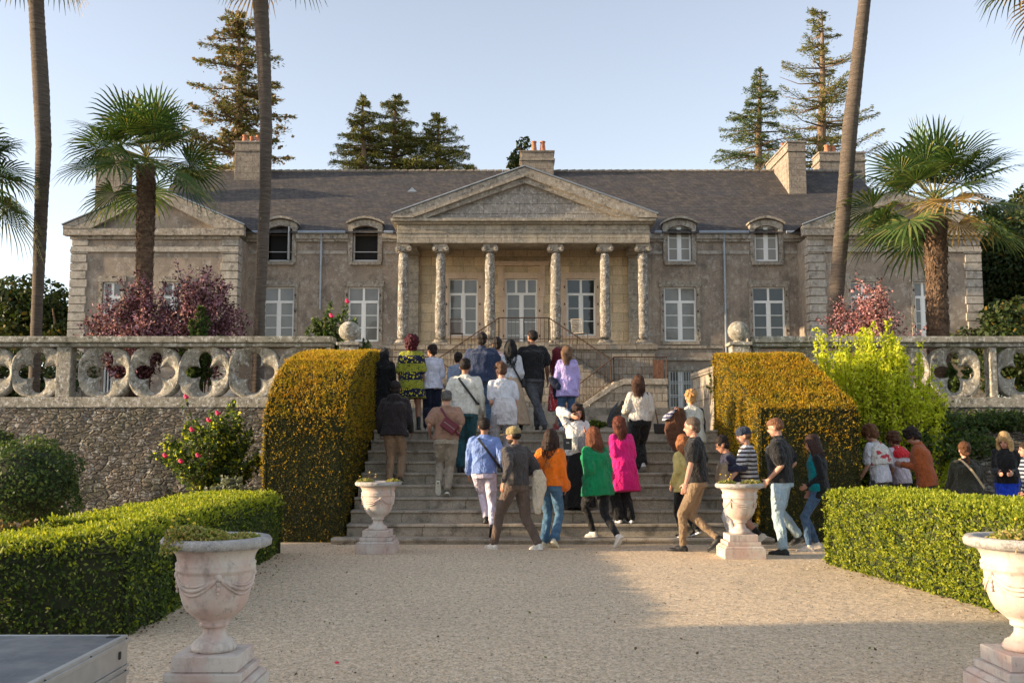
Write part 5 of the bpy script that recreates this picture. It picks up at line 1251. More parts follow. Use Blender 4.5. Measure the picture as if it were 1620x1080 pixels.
        side.normalize()                         # across the palm (thumb side is forwards)
        if side.dot(F) < 0: side = -side
        nrm = fd.cross(side).normalized(); 
        if nrm.dot(R * -sg) < 0: nrm = -nrm      # palm normal looks to the body
        pc = w + fd * .045 * s
        mb.ell(pc, fd * .052 * s, side * .040 * s, nrm * .016 * s, 10, 6)
        for k, (o_, ln) in enumerate(((.030, .070), (.010, .078), (-.010, .073), (-.029, .058))):
            p0 = w + fd * .078 * s + side * o_ * s; c1 = fing * (.9 + .12 * k); d1 = (fd * math.cos(c1 * .6) + nrm * math.sin(c1 * .6)); d2 = (fd * math.cos(c1 * 1.6) + nrm * math.sin(c1 * 1.6))
            chain(mb, [(p0, .0095 * s), (p0 + d1 * ln * .5 * s, .009 * s), (p0 + d1 * ln * .5 * s + d2 * ln * .5 * s, .0078 * s)], 6)
        t0 = w + fd * .02 * s + side * .026 * s; d1 = (fd * .6 + side * .7 + nrm * .25).normalized(); d2 = (fd * .85 + side * .3 + nrm * .4).normalized()
        chain(mb, [(t0, .012 * s), (t0 + d1 * .04 * s, .0105 * s), (t0 + d1 * .04 * s + d2 * .03 * s, .009 * s)], 6)
    fuse(mb, 'body', skinmat(skin), e, .0095, 2)
    # face parts, when the face can be seen
    if Fh2.y < .55:
        mb = MB()
        for sg in (-1, 1): mb.ell(hc + Uh * .006 * hs + Rh * sg * .032 * hs + Fh2 * .081 * hs, Rh * .013 * hs, Fh2 * .008 * hs, Uh * .0065 * hs, 8, 5)
        mb.build('eyes', flat_('eye', (.05, .035, .03)), e, True)
        mb = MB()
        for sg in (-1, 1): mb.ell(hc + Uh * .028 * hs + Rh * sg * .032 * hs + Fh2 * .086 * hs, Rh * .020 * hs, Fh2 * .006 * hs, Uh * .005 * hs, 8, 5)
        mb.build('eyebrows', hairmat(hair[1]), e, True)
        MB().ell(hc - Uh * .060 * hs + Fh2 * .083 * hs, Rh * .024 * hs, Fh2 * .007 * hs, Uh * .0075 * hs, 10, 5).build('mouth', flat_('lips', tuple(x * y for x, y in zip(SKIN[skin], (.85, .5, .5)))), e, True)
    # ---------------------------------------------------------------- hair
    st = 'under' if cap else hair[0]; hcz = hc.z; mb = MB(); hm = hairmat(hair[1], hair[2] if len(hair) > 2 else None, round(hcz - .38, 2) if len(hair) > 2 else None)
    def cap_(r, lift=.02, back=.020): mb.ell(hc + Uh * (.030 + lift) * hs - Fh2 * back * hs, Rh * (.083 + r) * hs, Fh2 * (.097 + r) * hs, Uh * (.086 + r) * hs, 20, 12); mb.ell(hc - Uh * .02 * hs - Fh2 * .045 * hs, Rh * (.072 + r) * hs, Fh2 * (.060 + r) * hs, Uh * (.070) * hs, 14, 8)
    amp, fr = .006, 85
    if st == 'short': cap_(.004)
    elif st == 'under': mb.ell(hc - Uh * .005 * hs - Fh2 * .034 * hs, Rh * .081 * hs, Fh2 * .074 * hs, Uh * .060 * hs, 18, 10); amp = .002
    elif st == 'buzz': cap_(-.003, .008); amp = .001
    elif st == 'fade': mb.ell(hc + Uh * .058 * hs - Fh2 * .008 * hs, Rh * .080 * hs, Fh2 * .098 * hs, Uh * .062 * hs, 18, 10); mb.ell(hc + Uh * .015 * hs - Fh2 * .030 * hs, Rh * .082 * hs, Fh2 * .083 * hs, Uh * .075 * hs, 18, 10); amp = .003
    elif st == 'curly': cap_(.016, .028, .008); amp, fr = .011, 75
    elif st == 'afro': mb.ell(hc + Uh * .035 * hs - Fh2 * .02 * hs, Rh * .125 * hs, Fh2 * .125 * hs, Uh * .135 * hs, 20, 12); mb.ell(hc - Uh * .05 * hs - Fh2 * .04 * hs, Rh * .11 * hs, Fh2 * .085 * hs, Uh * .10 * hs, 16, 10); amp, fr = .012, 80
    elif st in ('long', 'bob'):
        cap_(.008); ln = hair[3] if len(hair) > 3 else (.36 if st == 'long' else .21); rh = random.Random(int(x))
        mb.ell(hc - Uh * .03 * hs - Fh2 * .045 * hs, Rh * .090 * hs, Fh2 * .065 * hs, Uh * .11 * hs, 16, 10)
        for k in range(17):
            az = rad(-118 + 236 * k / 16); lat, bk = math.sin(az), math.cos(az); L_ = ln * rh.uniform(.86, 1.06) * (1 if abs(lat) < .8 else .92)
            o0 = hc + Uh * .085 * hs + (Rh * lat * .045 - Fh2 * bk * .05) * hs; o1 = hc + Uh * .02 * hs + (Rh * lat * .088 - Fh2 * (bk * .092 + .004)) * hs
            o2 = hc - Uh * .075 * hs + (Rh * lat * (.096 + rh.uniform(-.01, .012)) - Fh2 * (bk * .088 + .012)) * hs
            o3 = hc - Uh * .10 * hs - Z * (L_ - .12) * .55 * hs + (Rh * lat * .098 - F * (bk * .085 + .030)) * hs + R * rh.uniform(-.012, .012)
            o4 = hc - Uh * .10 * hs - Z * (L_ - .11) * hs + (Rh * lat * (.080 if st == 'long' else .096) - F * (bk * .07 + .045)) * hs + R * rh.uniform(-.015, .015)
            mb.tube([o0, o1, o2, o3, o4], [.020, .026, .026, .024, .008], 7)
        amp, fr = .004, 75
    elif st == 'bun': cap_(.003); mb.ell(hc + Uh * .085 * hs - Fh2 * .085 * hs, Rh * .04 * hs, Fh2 * .04 * hs, Uh * .04 * hs, 10, 8)
    elif st == 'braid':
        cap_(.004)
        for k in range(12): q_ = k / 11; mb.ell(hc - Uh * .02 * hs - Fh2 * .115 * hs - Z * (.04 + .36 * q_) * hs - F * .02 + Rh * ((-1) ** k) * .008 * hs, Rh * (.034 - .014 * q_) * hs, Fh2 * .030 * hs, Z * .024 * hs, 8, 6)
    elif st == 'ponyup': cap_(.004); mb.ell(hc + Uh * .10 * hs - Fh2 * .03 * hs, Rh * .055 * hs, Fh2 * .05 * hs, Uh * .035 * hs, 10, 8); mb.tube([hc + Uh * .1 * hs, hc + Uh * .12 * hs + Rh * .06 * hs, hc + Uh * .10 * hs + Rh * .10 * hs], [.02, .014, .004], 6); amp = .008
    elif st == 'hood': mb.ell(hc + Uh * .02 * hs - Fh2 * .015 * hs, Rh * .093 * hs, Fh2 * .105 * hs, Uh * .12 * hs, 18, 10); loft(mb, [(hc - Z * h_ * hs - F * .02, R * w * hs, F * w * .8 * hs) for h_, w in ((0, .09), (.1, .09), (.2, .13), (.3, .2))], 14)
    fuse(mb, 'hair' if st != 'hood' else 'hood', hm if st != 'hood' else cloth(hair[1]), e, .0075, 1 if st in ('long', 'bob', 'hood') else 0, amp, fr, (1, 1, .25) if st in ('long', 'bob', 'short') else (1, 1, 1))
    if st not in ('hood', 'under', 'buzz'):            # loose strands breaking up the outline
        m_ = 260; d = unit(rng.normal(size=(m_, 3))); d[:, 2] = np.where(d[:, 1] > .25, np.abs(d[:, 2]) + .25, d[:, 2]); d = unit(d)
        Rn, Fn, Un = (np.array(v) for v in (Rh, Fh2, Uh)); c_n = np.array(hc + Uh * .032 * hs - Fh2 * .015 * hs)
        rr = {'afro': (.14, .14, .15), 'curly': (.102, .116, .112)}.get(st, (.088, .101, .092) if st not in ('long', 'bob') else (.093, .106, .098))
        p_ = c_n + (d[:, :1] * rr[0] * Rn + d[:, 1:2] * rr[1] * Fn + d[:, 2:] * rr[2] * Un) * hs
        ax = -Un - d[:, 1:2] * Fn * .3 + rng.normal(0, 1.0 if st in ('afro', 'curly') else .25, (m_, 3)); nn_ = d[:, :1] * Rn + d[:, 1:2] * Fn + d[:, 2:] * Un
        L_ = [leafquads(p_, nn_, .05 if st in ('long', 'bob', 'afro', 'curly') else .028, .13, .25, axis=ax)]
        if st in ('long', 'bob'):
            ln = hair[3] if len(hair) > 3 else (.36 if st == 'long' else .21); h_ = rng.uniform(.02, ln + .02, (m_ * 2, 1)); az = rng.uniform(-1.9, 1.9, (m_ * 2, 1))
            p2 = np.array(hc) - h_ * np.array(Z) * hs + (np.sin(az) * .108 * Rn - (np.cos(az) * .095 + .02 + .06 * (h_ > .1)) * np.array(F)) * hs
            L_.append(leafquads(p2, np.sin(az) * Rn - np.cos(az) * Fn, .09, .08, .2, axis=np.tile(-np.array(Z), (m_ * 2, 1)) + rng.normal(0, .12, (m_ * 2, 3))))
        quads('loose_strands', np.concatenate(L_), hm, e)
    if cap:
        mb = MB(); back = cap[1]; sg = -1 if back else 1
        mb.ell(hc + Uh * .052 * hs - Fh2 * .006 * hs, Rh * .090 * hs, Fh2 * .106 * hs, Uh * .076 * hs, 20, 12)
        mb.ell(hc + Uh * .028 * hs - Fh2 * .006 * hs, Rh * .088 * hs, Fh2 * .104 * hs, Uh * .03 * hs, 20, 8)
        mb.ell(hc + Uh * .035 * hs + Fh2 * sg * .135 * hs - Uh * .012 * hs, Rh * .065 * hs, Fh2 * .062 * hs, Uh * .007 * hs, 16, 6)
        fuse(mb, 'cap', cloth(cap[0]), e, .007, 1)
    if 'beard' in extras:
        mb = MB(); mb.ell(hc - Uh * .068 * hs + Fh2 * .030 * hs, Rh * .060 * hs, Fh2 * .068 * hs, Uh * .045 * hs, 14, 8); fuse(mb, 'beard', hairmat((.04, .025, .02)), e, .007, 1, .002, 80)
    if 'glasses' in extras:
        mb = MB()
        for sg in (-1, 1):
            mb.tube([hc + Uh * .008 * hs + Rh * sg * .034 * hs + Fh2 * .098 * hs + (Rh * math.cos(t) * .024 + Uh * math.sin(t) * .018) * hs for t in [k * math.pi / 6 for k in range(13)]], .0025, 5)
            mb.tube([hc + Uh * .012 * hs + Rh * sg * .06 * hs + Fh2 * .095 * hs, hc + Uh * .008 * hs + Rh * sg * .082 * hs], .0025, 5)
        mb.build('glasses', M['black'], e)
    if 'sunglasses' in extras:
        mb = MB()
        for sg in (-1, 1): mb.ell(hc + Uh * .125 * hs + Rh * sg * .036 * hs + Fh2 * .055 * hs, Rh * .033 * hs, Fh2 * .01 * hs, Uh * .02 * hs, 10, 6)
        mb.build('sunglasses', M['black'], e, True)
    # ---------------------------------------------------------------- clothes
    def top_(spec, nm='top', add=0.0):
        col, sleeve, drop_, loose, flare = (tuple(spec) + (None,) * 5)[:5]; kind = spec[5] if len(spec) > 5 else {}
        loose = (loose if loose is not None else .012) + add; flare = flare or 0; mb = MB(); drop_ = drop_ or 0
        sc_ = [(c - Fu * kind.get('back', 0) * s, a_, b_) for c, a_, b_ in secs(loose, -.03, .53)]
        lowest = secs(loose, -.12, -.05)[0]
        body_ = []
        k_n = max(1, int(drop_ / .08))
        for k in range(k_n, 0, -1):
            q_ = k / k_n; c = pel - Z * drop_ * q_ * s
            body_.append((c, R * ((.165 if not fem else .172) * bw * s + loose + flare * q_), Fu * (.118 * bw ** 1.3 * s + loose + flare * q_)))
        if kind.get('crop'): sc_ = [x_ for x_ in secs(loose, kind['crop'], .52)]; body_ = []
        loft(mb, body_ + sc_ , 22)
        nk = kind.get('neck', .075)
        loft(mb, [(neck - U * .065 * us, R * nk * 1.5 * s, Fu * nk * 1.15 * s), (neck + U * .004 * us, R * nk * s, Fu * nk * .92 * s)] + ([(neck + U * .03 * us, R * nk * .95 * s, Fu * nk * .95 * s)] if kind.get('collar') else []), 16)
        if kind.get('hoodback'): mb.ell(neck - Fu * .09 * s - U * .02 * s, R * .13 * s, Fu * .06 * s, U * .075 * s, 14, 8)
        for sh, el, w in ((shL, eL, wL), (shR, eR, wR)):
            l2 = loose * .8
            nodes = [(sh.lerp(neck, .34) - U * .022 * s, .048 * s + l2), (sh, .050 * s + l2), (sh.lerp(el, .5), .050 * s * bw + l2)]
            if sleeve == 'short': nodes = nodes[:2] + [(sh.lerp(el, .35), .052 * s * bw + l2 * 1.3), (sh.lerp(el, .72), .053 * s * bw + l2 * 1.5)]
            elif sleeve == 'long': nodes += [(el, .044 * s + l2), (el.lerp(w, .4), .043 * s + l2), (el.lerp(w, .9), .033 * s + l2 * (2.0 if kind.get('cuff') else .7))]
            elif sleeve == 'mid': nodes += [(el, .05 * s + l2 * 1.3)]
            else: nodes = []
            if nodes: chain(mb, nodes, 12)
        m_ = cloth(col, *kind.get('mat', ()))
        return fuse(mb, nm, m_, e, .0115, 5, -kind.get('amp', .013), 19, (1, 1, .8))
    bots = pants
    if pants:
        col, fit = pants[0], pants[1]; kd = pants[2] if len(pants) > 2 else (); mb = MB()
        ad = {'slim': .004, 'regular': .016, 'wide': .035, 'flare': .012}[fit]
        chain(mb, [(hipL + Z * .02, .088 * s * bw + ad * .5), (hipR + Z * .02, .088 * s * bw + ad * .5)], 14)
        loft(mb, secs(.006 + ad * .3, -.12, .09), 20)
        sh_ = pants[3] if len(pants) > 3 else 1.0
        for hip, kn, an in ((hipL, kneeL, ankL), (hipR, kneeR, ankR)):
            nodes = [(hip, .088 * s * bw + ad * .6), (hip.lerp(kn, .5), .077 * s * bw + ad * .8), (kn, .058 * s + ad)]
            if sh_ >= 1: nodes += [(kn.lerp(an, .4) - F * .01 * s, .054 * s + ad * 1.1), (kn.lerp(an, .93), (.042 * s + ad * 1.15) * (1.35 if fit == 'flare' else 1))]
            chain(mb, nodes, 12)
            if sh_ >= 1: mb.tube([kn.lerp(an, .82), kn.lerp(an, .99)], [(.043 * s + ad * 1.15) * (1.3 if fit == 'flare' else 1), (.045 * s + ad * 1.2) * (1.5 if fit == 'flare' else 1)], 12)
        fuse(mb, 'trousers' if sh_ >= 1 else 'shorts', cloth(col, *kd), e, .0115, 4, -.009, 20, (.8, .8, 1.1))
    if skirt:
        col, zh, fl = skirt[0], skirt[1], skirt[2]; kd = skirt[3] if len(skirt) > 3 else (); mb = MB()
        zt_ = pel.z + .12 * s; zb_ = zb + zh; cxy = V3((ankL.x + ankR.x) / 2, (ankL.y + ankR.y) / 2, 0); rows = []
        nn_ = 40
        for k in range(10):
            q_ = k / 9; c = pel.lerp(V3(cxy.x, cxy.y, 0), q_ ** 1.6); c.z = zt_ + (zb_ - zt_) * q_
            w = (.158 + .040 * min(1, q_ * 4)) * bw * s + fl * q_; d = (.118 + .035 * min(1, q_ * 4)) * bw * s + fl * q_
            rows.append([c + R * w * math.cos(t) * (1 + .07 * q_ * math.sin(t * 9)) + F * d * math.sin(t) * (1 + .07 * q_ * math.sin(t * 9)) for t in [2 * math.pi * j / nn_ for j in range(nn_)]])
        mb.ring(rows, flip=True); fuse(mb, 'skirt', cloth(col, *kd), e, .013, 2, -.012, 20, (1, 1, .12))
    if shirt: top_(shirt)
    if hem: # second layer, e.g. open jacket or waistcoat
        top_(hem, 'jacket', .012)
    if shoes:
        up_, so_ = shoes[:2]
        for an, a in ((ankL, A[0]), (ankR, A[1])):
            mb = MB(); ms = MB(); pt_ = rad(a[2]); c_, n_ = math.cos(pt_), math.sin(pt_); Fo = F * c_ - Z * n_; Uo = Z * c_ + F * n_
            b0 = an - Uo * .052 * s
            mb.ell(b0 + Fo * .115 * s - Uo * .002, Fo * .085 * s, R * .043 * s, Uo * .032 * s, 14, 8)
            mb.ell(b0 + Fo * .03 * s + Uo * .012 * s, Fo * .085 * s, R * .040 * s, Uo * .048 * s, 14, 8)
            mb.ell(b0 - Fo * .028 * s + Uo * .006 * s, Fo * .042 * s, R * .037 * s, Uo * .045 * s, 12, 8)
            chain(mb, [(b0 + Uo * .03 * s, .040 * s), (an + Uo * (.03 if len(shoes) < 3 else shoes[2]) * s, .040 * s)])
            for t0, t1, w in ((-.066, .20, 1),):
                secs_ = [(-.066, .02), (-.05, .034), (0, .038), (.08, .044), (.14, .046), (.18, .036), (.203, .015)]
                rows = [[b0 + Fo * q_ * s + R * w_ * s * sx - Uo * z_ * s for sx, z_ in ((-1, .010), (1, .010), (1, .034), (-1, .034))] for q_, w_ in secs_]
                ms.ring(rows)
            sh_o = fuse(mb, 'shoe', flat_('shoe leather', up_), e, .009, 2)
            ms.build('sole', flat_('shoe sole', so_), sh_o).location = (0, 0, 0)
    if socks:
        for kn, an in ((kneeL, ankL), (kneeR, ankR)): MB().tube([an, an.lerp(kn, .28)], [.041 * s, .046 * s], 12).build('sock', cloth(socks), e, True)
    J = dict(e=e, s=s, pel=pel, U=U, F=F, R=R, Fu=Fu, neck=neck, hc=hc, Uh=Uh, Fh=Fh2, Rh=Rh, shL=shL, shR=shR, wL=wL, wR=wR, eL=eL, eR=eR, us=us, bw=bw, Z=Z, H=H)
    return J
def flat_(nm, c):
    if (nm, c) not in _cl: _cl[(nm, c)] = flat(nm, c, .6, var=.15)
    return _cl[(nm, c)]
# ---- things people carry
def strap_bag(J, label, col, side=1, drop=.05, size=(.12, .05, .09), pos='back', off=(.19, .02), strapcol=None, loose=.02, cat='bag', longitudinal=None, fr=True):
    """side: shoulder that carries the strap (1 = right); the bag hangs on the other side"""
    s, U, R, Fu, pel, us, bw = J['s'], J['U'], J['R'], J['Fu'], J['pel'], J['us'], J['bw']
    e = empty('shoulder_bag', tuple(pel), label, cat); dpt = .118 * bw ** 1.3 * s + loose + .012
    def pt(q_, f): # q_: 0 shoulder .. 1 hip
        lat = side * (.10 + (-off[0] - .10) * q_) * s; h_ = .50 + (off[1] - .50) * q_
        d = dpt * (1 - .35 * max(0, 1 - q_ * 3.0)) * math.sqrt(max(.15, 1 - (lat / (.235 * bw * s)) ** 2))
        return pel + R * lat + U * h_ * us + Fu * f * d
    mb = MB()
    shp = pel + R * side * .095 * s + U * .535 * us
    for f in ((-1, 1) if fr else (-1,)):
        pts = [shp + Fu * f * .0] + [pt(q_, f) for q_ in (.08, .2, .35, .5, .65, .8, .92, 1)] + [pel - R * side * (off[0] * s + loose + .01) + U * off[1] * us]
        rows = []
        for i, p in enumerate(pts):
            t = (pts[min(i + 1, len(pts) - 1)] - pts[max(0, i - 1)]).normalized(); w = t.cross(Fu).normalized() if 0 < i < 8 else t.cross(Fu).normalized()
            if w.length < .1: w = R
            rows.append([p + w * .017 * s + Fu * f * .004, p - w * .017 * s + Fu * f * .004, p - w * .017 * s - Fu * f * .004, p + w * .017 * s - Fu * f * .004])
        mb.ring(rows)
    mb.build('strap', flat_('strap', strapcol or col), e)
    if size:
        c = {'back': pel - R * side * off[0] * .35 * s + U * (off[1] + .12) * us - Fu * (dpt + size[1] * .6), 'hip': pel - R * side * (off[0] * s + size[1] * .5 + loose) + U * (off[1] - .02) * us, 'front': pel - R * side * off[0] * .3 * s + U * off[1] * us + Fu * (dpt + size[1] * .5)}[pos]
        t = (R * side * -.8 - U * .6).normalized() if pos == 'back' else (J['F'] if pos == 'hip' else R)
        nrm = -Fu if pos == 'back' else (R * -side if pos == 'hip' else Fu); u = nrm.cross(t).normalized()
        mb = MB(); mb.obox(c, t * size[0], nrm * size[1] * .5, u * size[2]); o = mb.build('pouch', flat_('bag leather', col), e, bevel=.018)
        mb = MB(); mb.obox(c + nrm * size[1] * .5, t * size[0] * .8, nrm * .004, u * .006); mb.build('zip', flat_('strap', (.25, .22, .18)), e)
    return e
def drape(label, pts, col, kd=(), name='folded_coat', cat='coat', n=14, amp=.012, parts=None):
    """hanging cloth: pts = (centre, half-width vector, half-depth vector) sections"""
    mb = MB(); c0 = pts[0][0]; e = empty(name, tuple(c0), label, cat)
    for grp_ in ([pts] if not parts else parts): loft(mb, grp_, n)
    fuse(mb, 'cloth', cloth(col, *kd), e, .010, 2, -amp * 1.3, 24, (1, 1, .35)); return e
BLACK = (.012, .012, .013); NAVY = (.018, .024, .05); DARKHAIR = (.018, .012, .010); BROWN = (.07, .035, .018)
# ---- upper landing, back row
person('person in a long black hooded coat beside the left yew, seen from behind', 607, 549, 0, [(602, 11), (612, 11)], bw=1.05, fem=True, hair=('hood', BLACK), shirt=(BLACK, 'long', .55, .03, .05), skirt=(BLACK, .15, .08))
person('person with a round burgundy afro and a yellow green printed tunic', 650, 530, 0, [(643, 11), (662, 10)], bw=1.12, fem=True, skin='tan', hair=('afro', (.07, .006, .012)), shirt=((.33, .33, .03), 'mid', .34, .035, .06, {'mat': (None, 'pattern'), 'amp': .004}), shoes=((.012, .02, .02), (.01, .01, .01), .14), lw=('sw', .02), rw=('sw', .0))
J = person('person in a gathered white blouse and navy trousers, dark hair pinned up', 684, 543, -8, [(676, 11), (692, 11)], fem=True, skin='tan', hair=('bun', (.03, .018, .014)), look=(5, -45), shirt=((.72, .71, .80), 'long', .10, .035, .03, {'cuff': 1}), pants=(NAVY, 'wide'), shoes=((.7, .7, .7), (.7, .7, .7)), lw=(672, 600, .12), rw=('loc', .12, .22, .3))
drape('cream cloth tote hanging at the white blouse, by the printed tunic', [(P(673, z_, J['wL'].y), V3(w, 0, 0), V3(0, .03, 0)) for z_, w in ((600, .02), (606, .06), (616, .09), (627, .10))], (.62, .58, .42), name='tote_bag', cat='bag', amp=.004)
J4 = person('large person in a dark blue shirt with short black hair, back turned', 762, 524, 2, [(748, 10), (776, 10)], bw=1.45, skin='tan', hair=('short', DARKHAIR), shirt=((.030, .045, .095), 'long', .10, .03, .02, {'collar': 1}), pants=((.09, .16, .25), 'regular', ((.16, .24, .34), 'denim')), lw=('sw', .02), rw=('sw', .02))
person('short person in a pale blue shirt half hidden left of the large blue shirt', 724, 556, 5, [(719, 11), (729, 11)], bw=.85, hair=('short', DARKHAIR), shirt=((.30, .36, .48), 'long', .05, .02), pants=(NAVY, 'regular'))
person('person in a pale pink shirt half hidden behind the long black hair', 786, 532, 3, [(780, 12), (793, 12)], skin='tan', hair=('short', DARKHAIR), shirt=((.60, .44, .42), 'long', .05, .02), pants=((.1, .1, .12), 'regular'))
J = person('person with long black hair, white lace blouse and long beige skirt', 808, 536, -5, [(806, 10), (824, 10)], fem=True, skin='fair', hair=('long', (.010, .009, .010), None, .30) if False else ('long', (.010, .009, .010)), shirt=((.70, .70, .72), 'long', .0, .025, 0, {'mat': ((.50, .52, .58), 'print'), 'crop': .02}), skirt=((.50, .36, .24), .10, .10), shoes=(BLACK, BLACK), rw=('sw', .02), lw=('sw', .05))
strap_bag(J, 'small black handbag at the hip of the beige skirt', BLACK, side=-1, size=(.085, .06, .08), pos='hip', off=(.19, .0), fr=False)
person('bearded person in a black T shirt and grey jeans, head turned left', 843, 519, 0, [(862, 10), (850, 11)], bw=1.18, skin='tan', hair=('fade', DARKHAIR), look=(0, -35), shirt=(BLACK, 'short', .05, .025), pants=((.09, .095, .105), 'regular', ((.17, .18, .20), 'denim')), rw=('sw', .1), lw=('sw', .0), extras=('beard',))
J = person('person with dark red hair in a red dress, turned to the lilac shirt', 880, 549, 70, [(880, 11), (888, 11)], bw=.85, fem=True, hair=('long', (.13, .012, .02)), shirt=((.60, .03, .035), 'none', .1, .012), skirt=((.55, .04, .05), .35, .06, ((.75, .4, .4), 'print')), shoes=((.5, .1, .1), (.5, .4, .4)), lw=('loc', -.1, .22, .15), rw=('loc', .12, .22, .15))
drape('navy jacket carried over the arm before the red dress', [(P(884, z_, J['pel'].y - .15), V3(w, 0, 0), V3(0, .05, 0)) for z_, w in ((588, .09), (600, .15), (615, .12), (632, .09))], NAVY)
J = person('person in a lilac shirt and blue jeans at the stair top, looking left', 898, 546, -12, [(889, 10), (908, 10)], bw=1.08, fem=True, hair=('bob', (.16, .09, .05)), look=(0, -40), shirt=((.52, .42, .78), 'long', .24, .035, .02, {'cuff': 1, 'collar': 1}), pants=((.06, .12, .24), 'regular', ((.12, .22, .38), 'denim')), shoes=((.75, .75, .75), (.8, .8, .8)), lw=('loc', -.2, .24, .12), rw=('sw', .06))
drape('small dark navy garment held at the lilac shirt sleeve', [(P(871 + k * 5, 596 + k * 7, J['pel'].y - .1), V3(w, 0, 0), V3(0, .05, 0)) for k, w in ((0, .05), (1, .09), (2, .10), (3, .05))], NAVY, name='dark_cardigan', cat='cardigan')
# ---- on the upper steps
J = person('person in a cream sweater and black trousers climbing right of the group', 1012, 592, -8, [(1005, 6), (1016, 6, .04, 25)], bw=1.15, fem=True, hair=('bob', (.06, .024, .013)), look=(5, -25), shirt=((.66, .60, .52), 'long', .02, .02, 0), pants=(BLACK, 'wide'), shoes=((.4, .4, .4), (.7, .7, .7)), lw=('loc', -.26, .20, .14), rw=('sw', .02))
strap_bag(J, 'black handbag on a brown strap beside the cream sweater', BLACK, side=1, size=(.12, .07, .10), pos='front', off=(-.30, .0), strapcol=(.12, .05, .02), fr=False) if False else None
e = empty('shoulder_bag', tuple(J['pel']), 'black handbag on a brown strap beside the cream sweater', 'bag')
c = P(1044, 678, J['pel'].y + .02); mb = MB(); mb.obox(c, V3(.10, .02, 0), V3(0, .035, 0), V3(-.01, 0, .085)); mb.build('pouch', flat_('bag leather', BLACK), e, bevel=.02)
MB().tube([J['shR'] + V3(-.02, -.05, .05), J['shR'] + V3(.035, -.05, -.10), P(1037, 650, J['pel'].y), c + V3(-.03, 0, .085)], .012, 6).build('strap', flat_('strap', (.12, .05, .02)), e)
drape('dark grey jacket over the left arm of the cream sweater', [(P(x_, z_, J['wL'].y), V3(w, 0, 0), V3(0, .07, 0)) for x_, z_, w in ((984, 634, .05), (978, 648, .12), (973, 664, .14), (969, 676, .10))], (.035, .037, .04))
drape('pale woollen scarf hanging below the cream sweater sleeve', [(P(x_, z_, J['wL'].y - .06), V3(w, 0, 0), V3(0, .04, 0)) for x_, z_, w in ((990, 640, .05), (988, 660, .07), (987, 680, .07), (990, 694, .05))], (.50, .46, .38), name='scarf', cat='scarf')
J = person('person with a blond topknot, cream waistcoat and black sleeves', 1096, 614, -6, [(1090, 4), (1104, 4)], fem=True, hair=('ponyup', (.50, .27, .10)), lean=10, shirt=(BLACK, 'long', .0, .01), hem=((.66, .63, .52), 'none', .08, .03), pants=(BLACK, 'regular'), lw=(1068, 650, .02), rw=('sw', .08))
drape('bundle of brown coats slung over the shoulder of the cream waistcoat', [(P(x_, z_, J['pel'].y - .10), V3(w, 0, 0), V3(0, .09, 0)) for x_, z_, w in ((1075, 645, .07), (1070, 660, .16), (1070, 680, .20), (1074, 700, .18), (1078, 716, .10))], (.11, .045, .022))
drape('striped scarf folded over the bundle of brown coats', [(P(x_, z_, J['pel'].y - .14), V3(w, 0, w * .4), V3(0, .06, 0)) for x_, z_, w in ((1054, 664, .06), (1058, 655, .10), (1066, 648, .09))], (.62, .58, .62), ((.06, .07, .16), 'stripe'), name='scarf', cat='scarf')
J = person('person in a dark brown hooded jacket and khaki trousers by the left yew', 624, 601, 4, [(617, 5), (634, 5, .02, 10)], bw=1.15, skin='tan', hair=('short', DARKHAIR), lean=6, shirt=((.030, .022, .022), 'long', .12, .035, .02, {'hoodback': 1}), pants=((.36, .23, .14), 'regular'), shoes=((.06, .045, .03), (.6, .6, .55)), lw=('sw', -.04), rw=('sw', .10))
J = person('person in a white sweater and teal jeans with a black crossbody strap', 735, 563, 3, [(728, 6), (741, 6, .0, 10)], bw=1.18, skin='tan', hair=('fade', DARKHAIR), lean=4, shirt=((.74, .71, .62), 'long', .06, .022), pants=((.02, .085, .10), 'regular', ((.035, .12, .15), 'denim')), shoes=(BLACK, (.02, .02, .02)), lw=('sw', .03), rw=('sw', .04))
strap_bag(J, 'black crossbody strap across the white sweater', BLACK, side=-1, size=None, off=(.20, .10), cat='strap')
J = person('person in a tan T shirt and stone trousers lifting one foot', 706, 614, 0, [(694, 4, .06, 60), (708, 4, .0, 20)], bw=1.22, skin='fair', hair=('fade', (.12, .11, .10)), lean=8, shirt=((.36, .20, .13), 'short', .02, .025), pants=((.42, .35, .26), 'regular'), shoes=((.10, .10, .06), (.75, .72, .6)), lw=(680, 686, .06), rw=(724, 688, .06))
strap_bag(J, 'burgundy crossbody bag on the back of the tan T shirt', (.12, .008, .018), side=-1, size=(.13, .07, .09), pos='back', off=(.19, .06), loose=.03)
J = person('person in a white T shirt with short brown hair, looking down left', 795, 570, -15, [(782, 6), (808, 6)], bw=1.0, hair=('short', (.10, .05, .028)), look=(18, -20), shirt=((.68, .68, .72), 'short', .04, .022), pants=((.40, .38, .40), 'regular'), shoes=((.5, .5, .5), (.7, .7, .7)), lw=('loc', -.12, .2, .1), rw=('sw', .05))
drape('white sweater tied round the waist of the white T shirt', [(P(798 + k, 628 + 11 * k, J['pel'].y - .06), V3(w, 0, 0), V3(0, d, 0)) for k, w, d in ((0, .17, .14), (1, .19, .155), (2, .20, .15), (3, .18, .12), (4, .17, .10))], (.68, .66, .68), name='tied_sweater', cat='sweater')
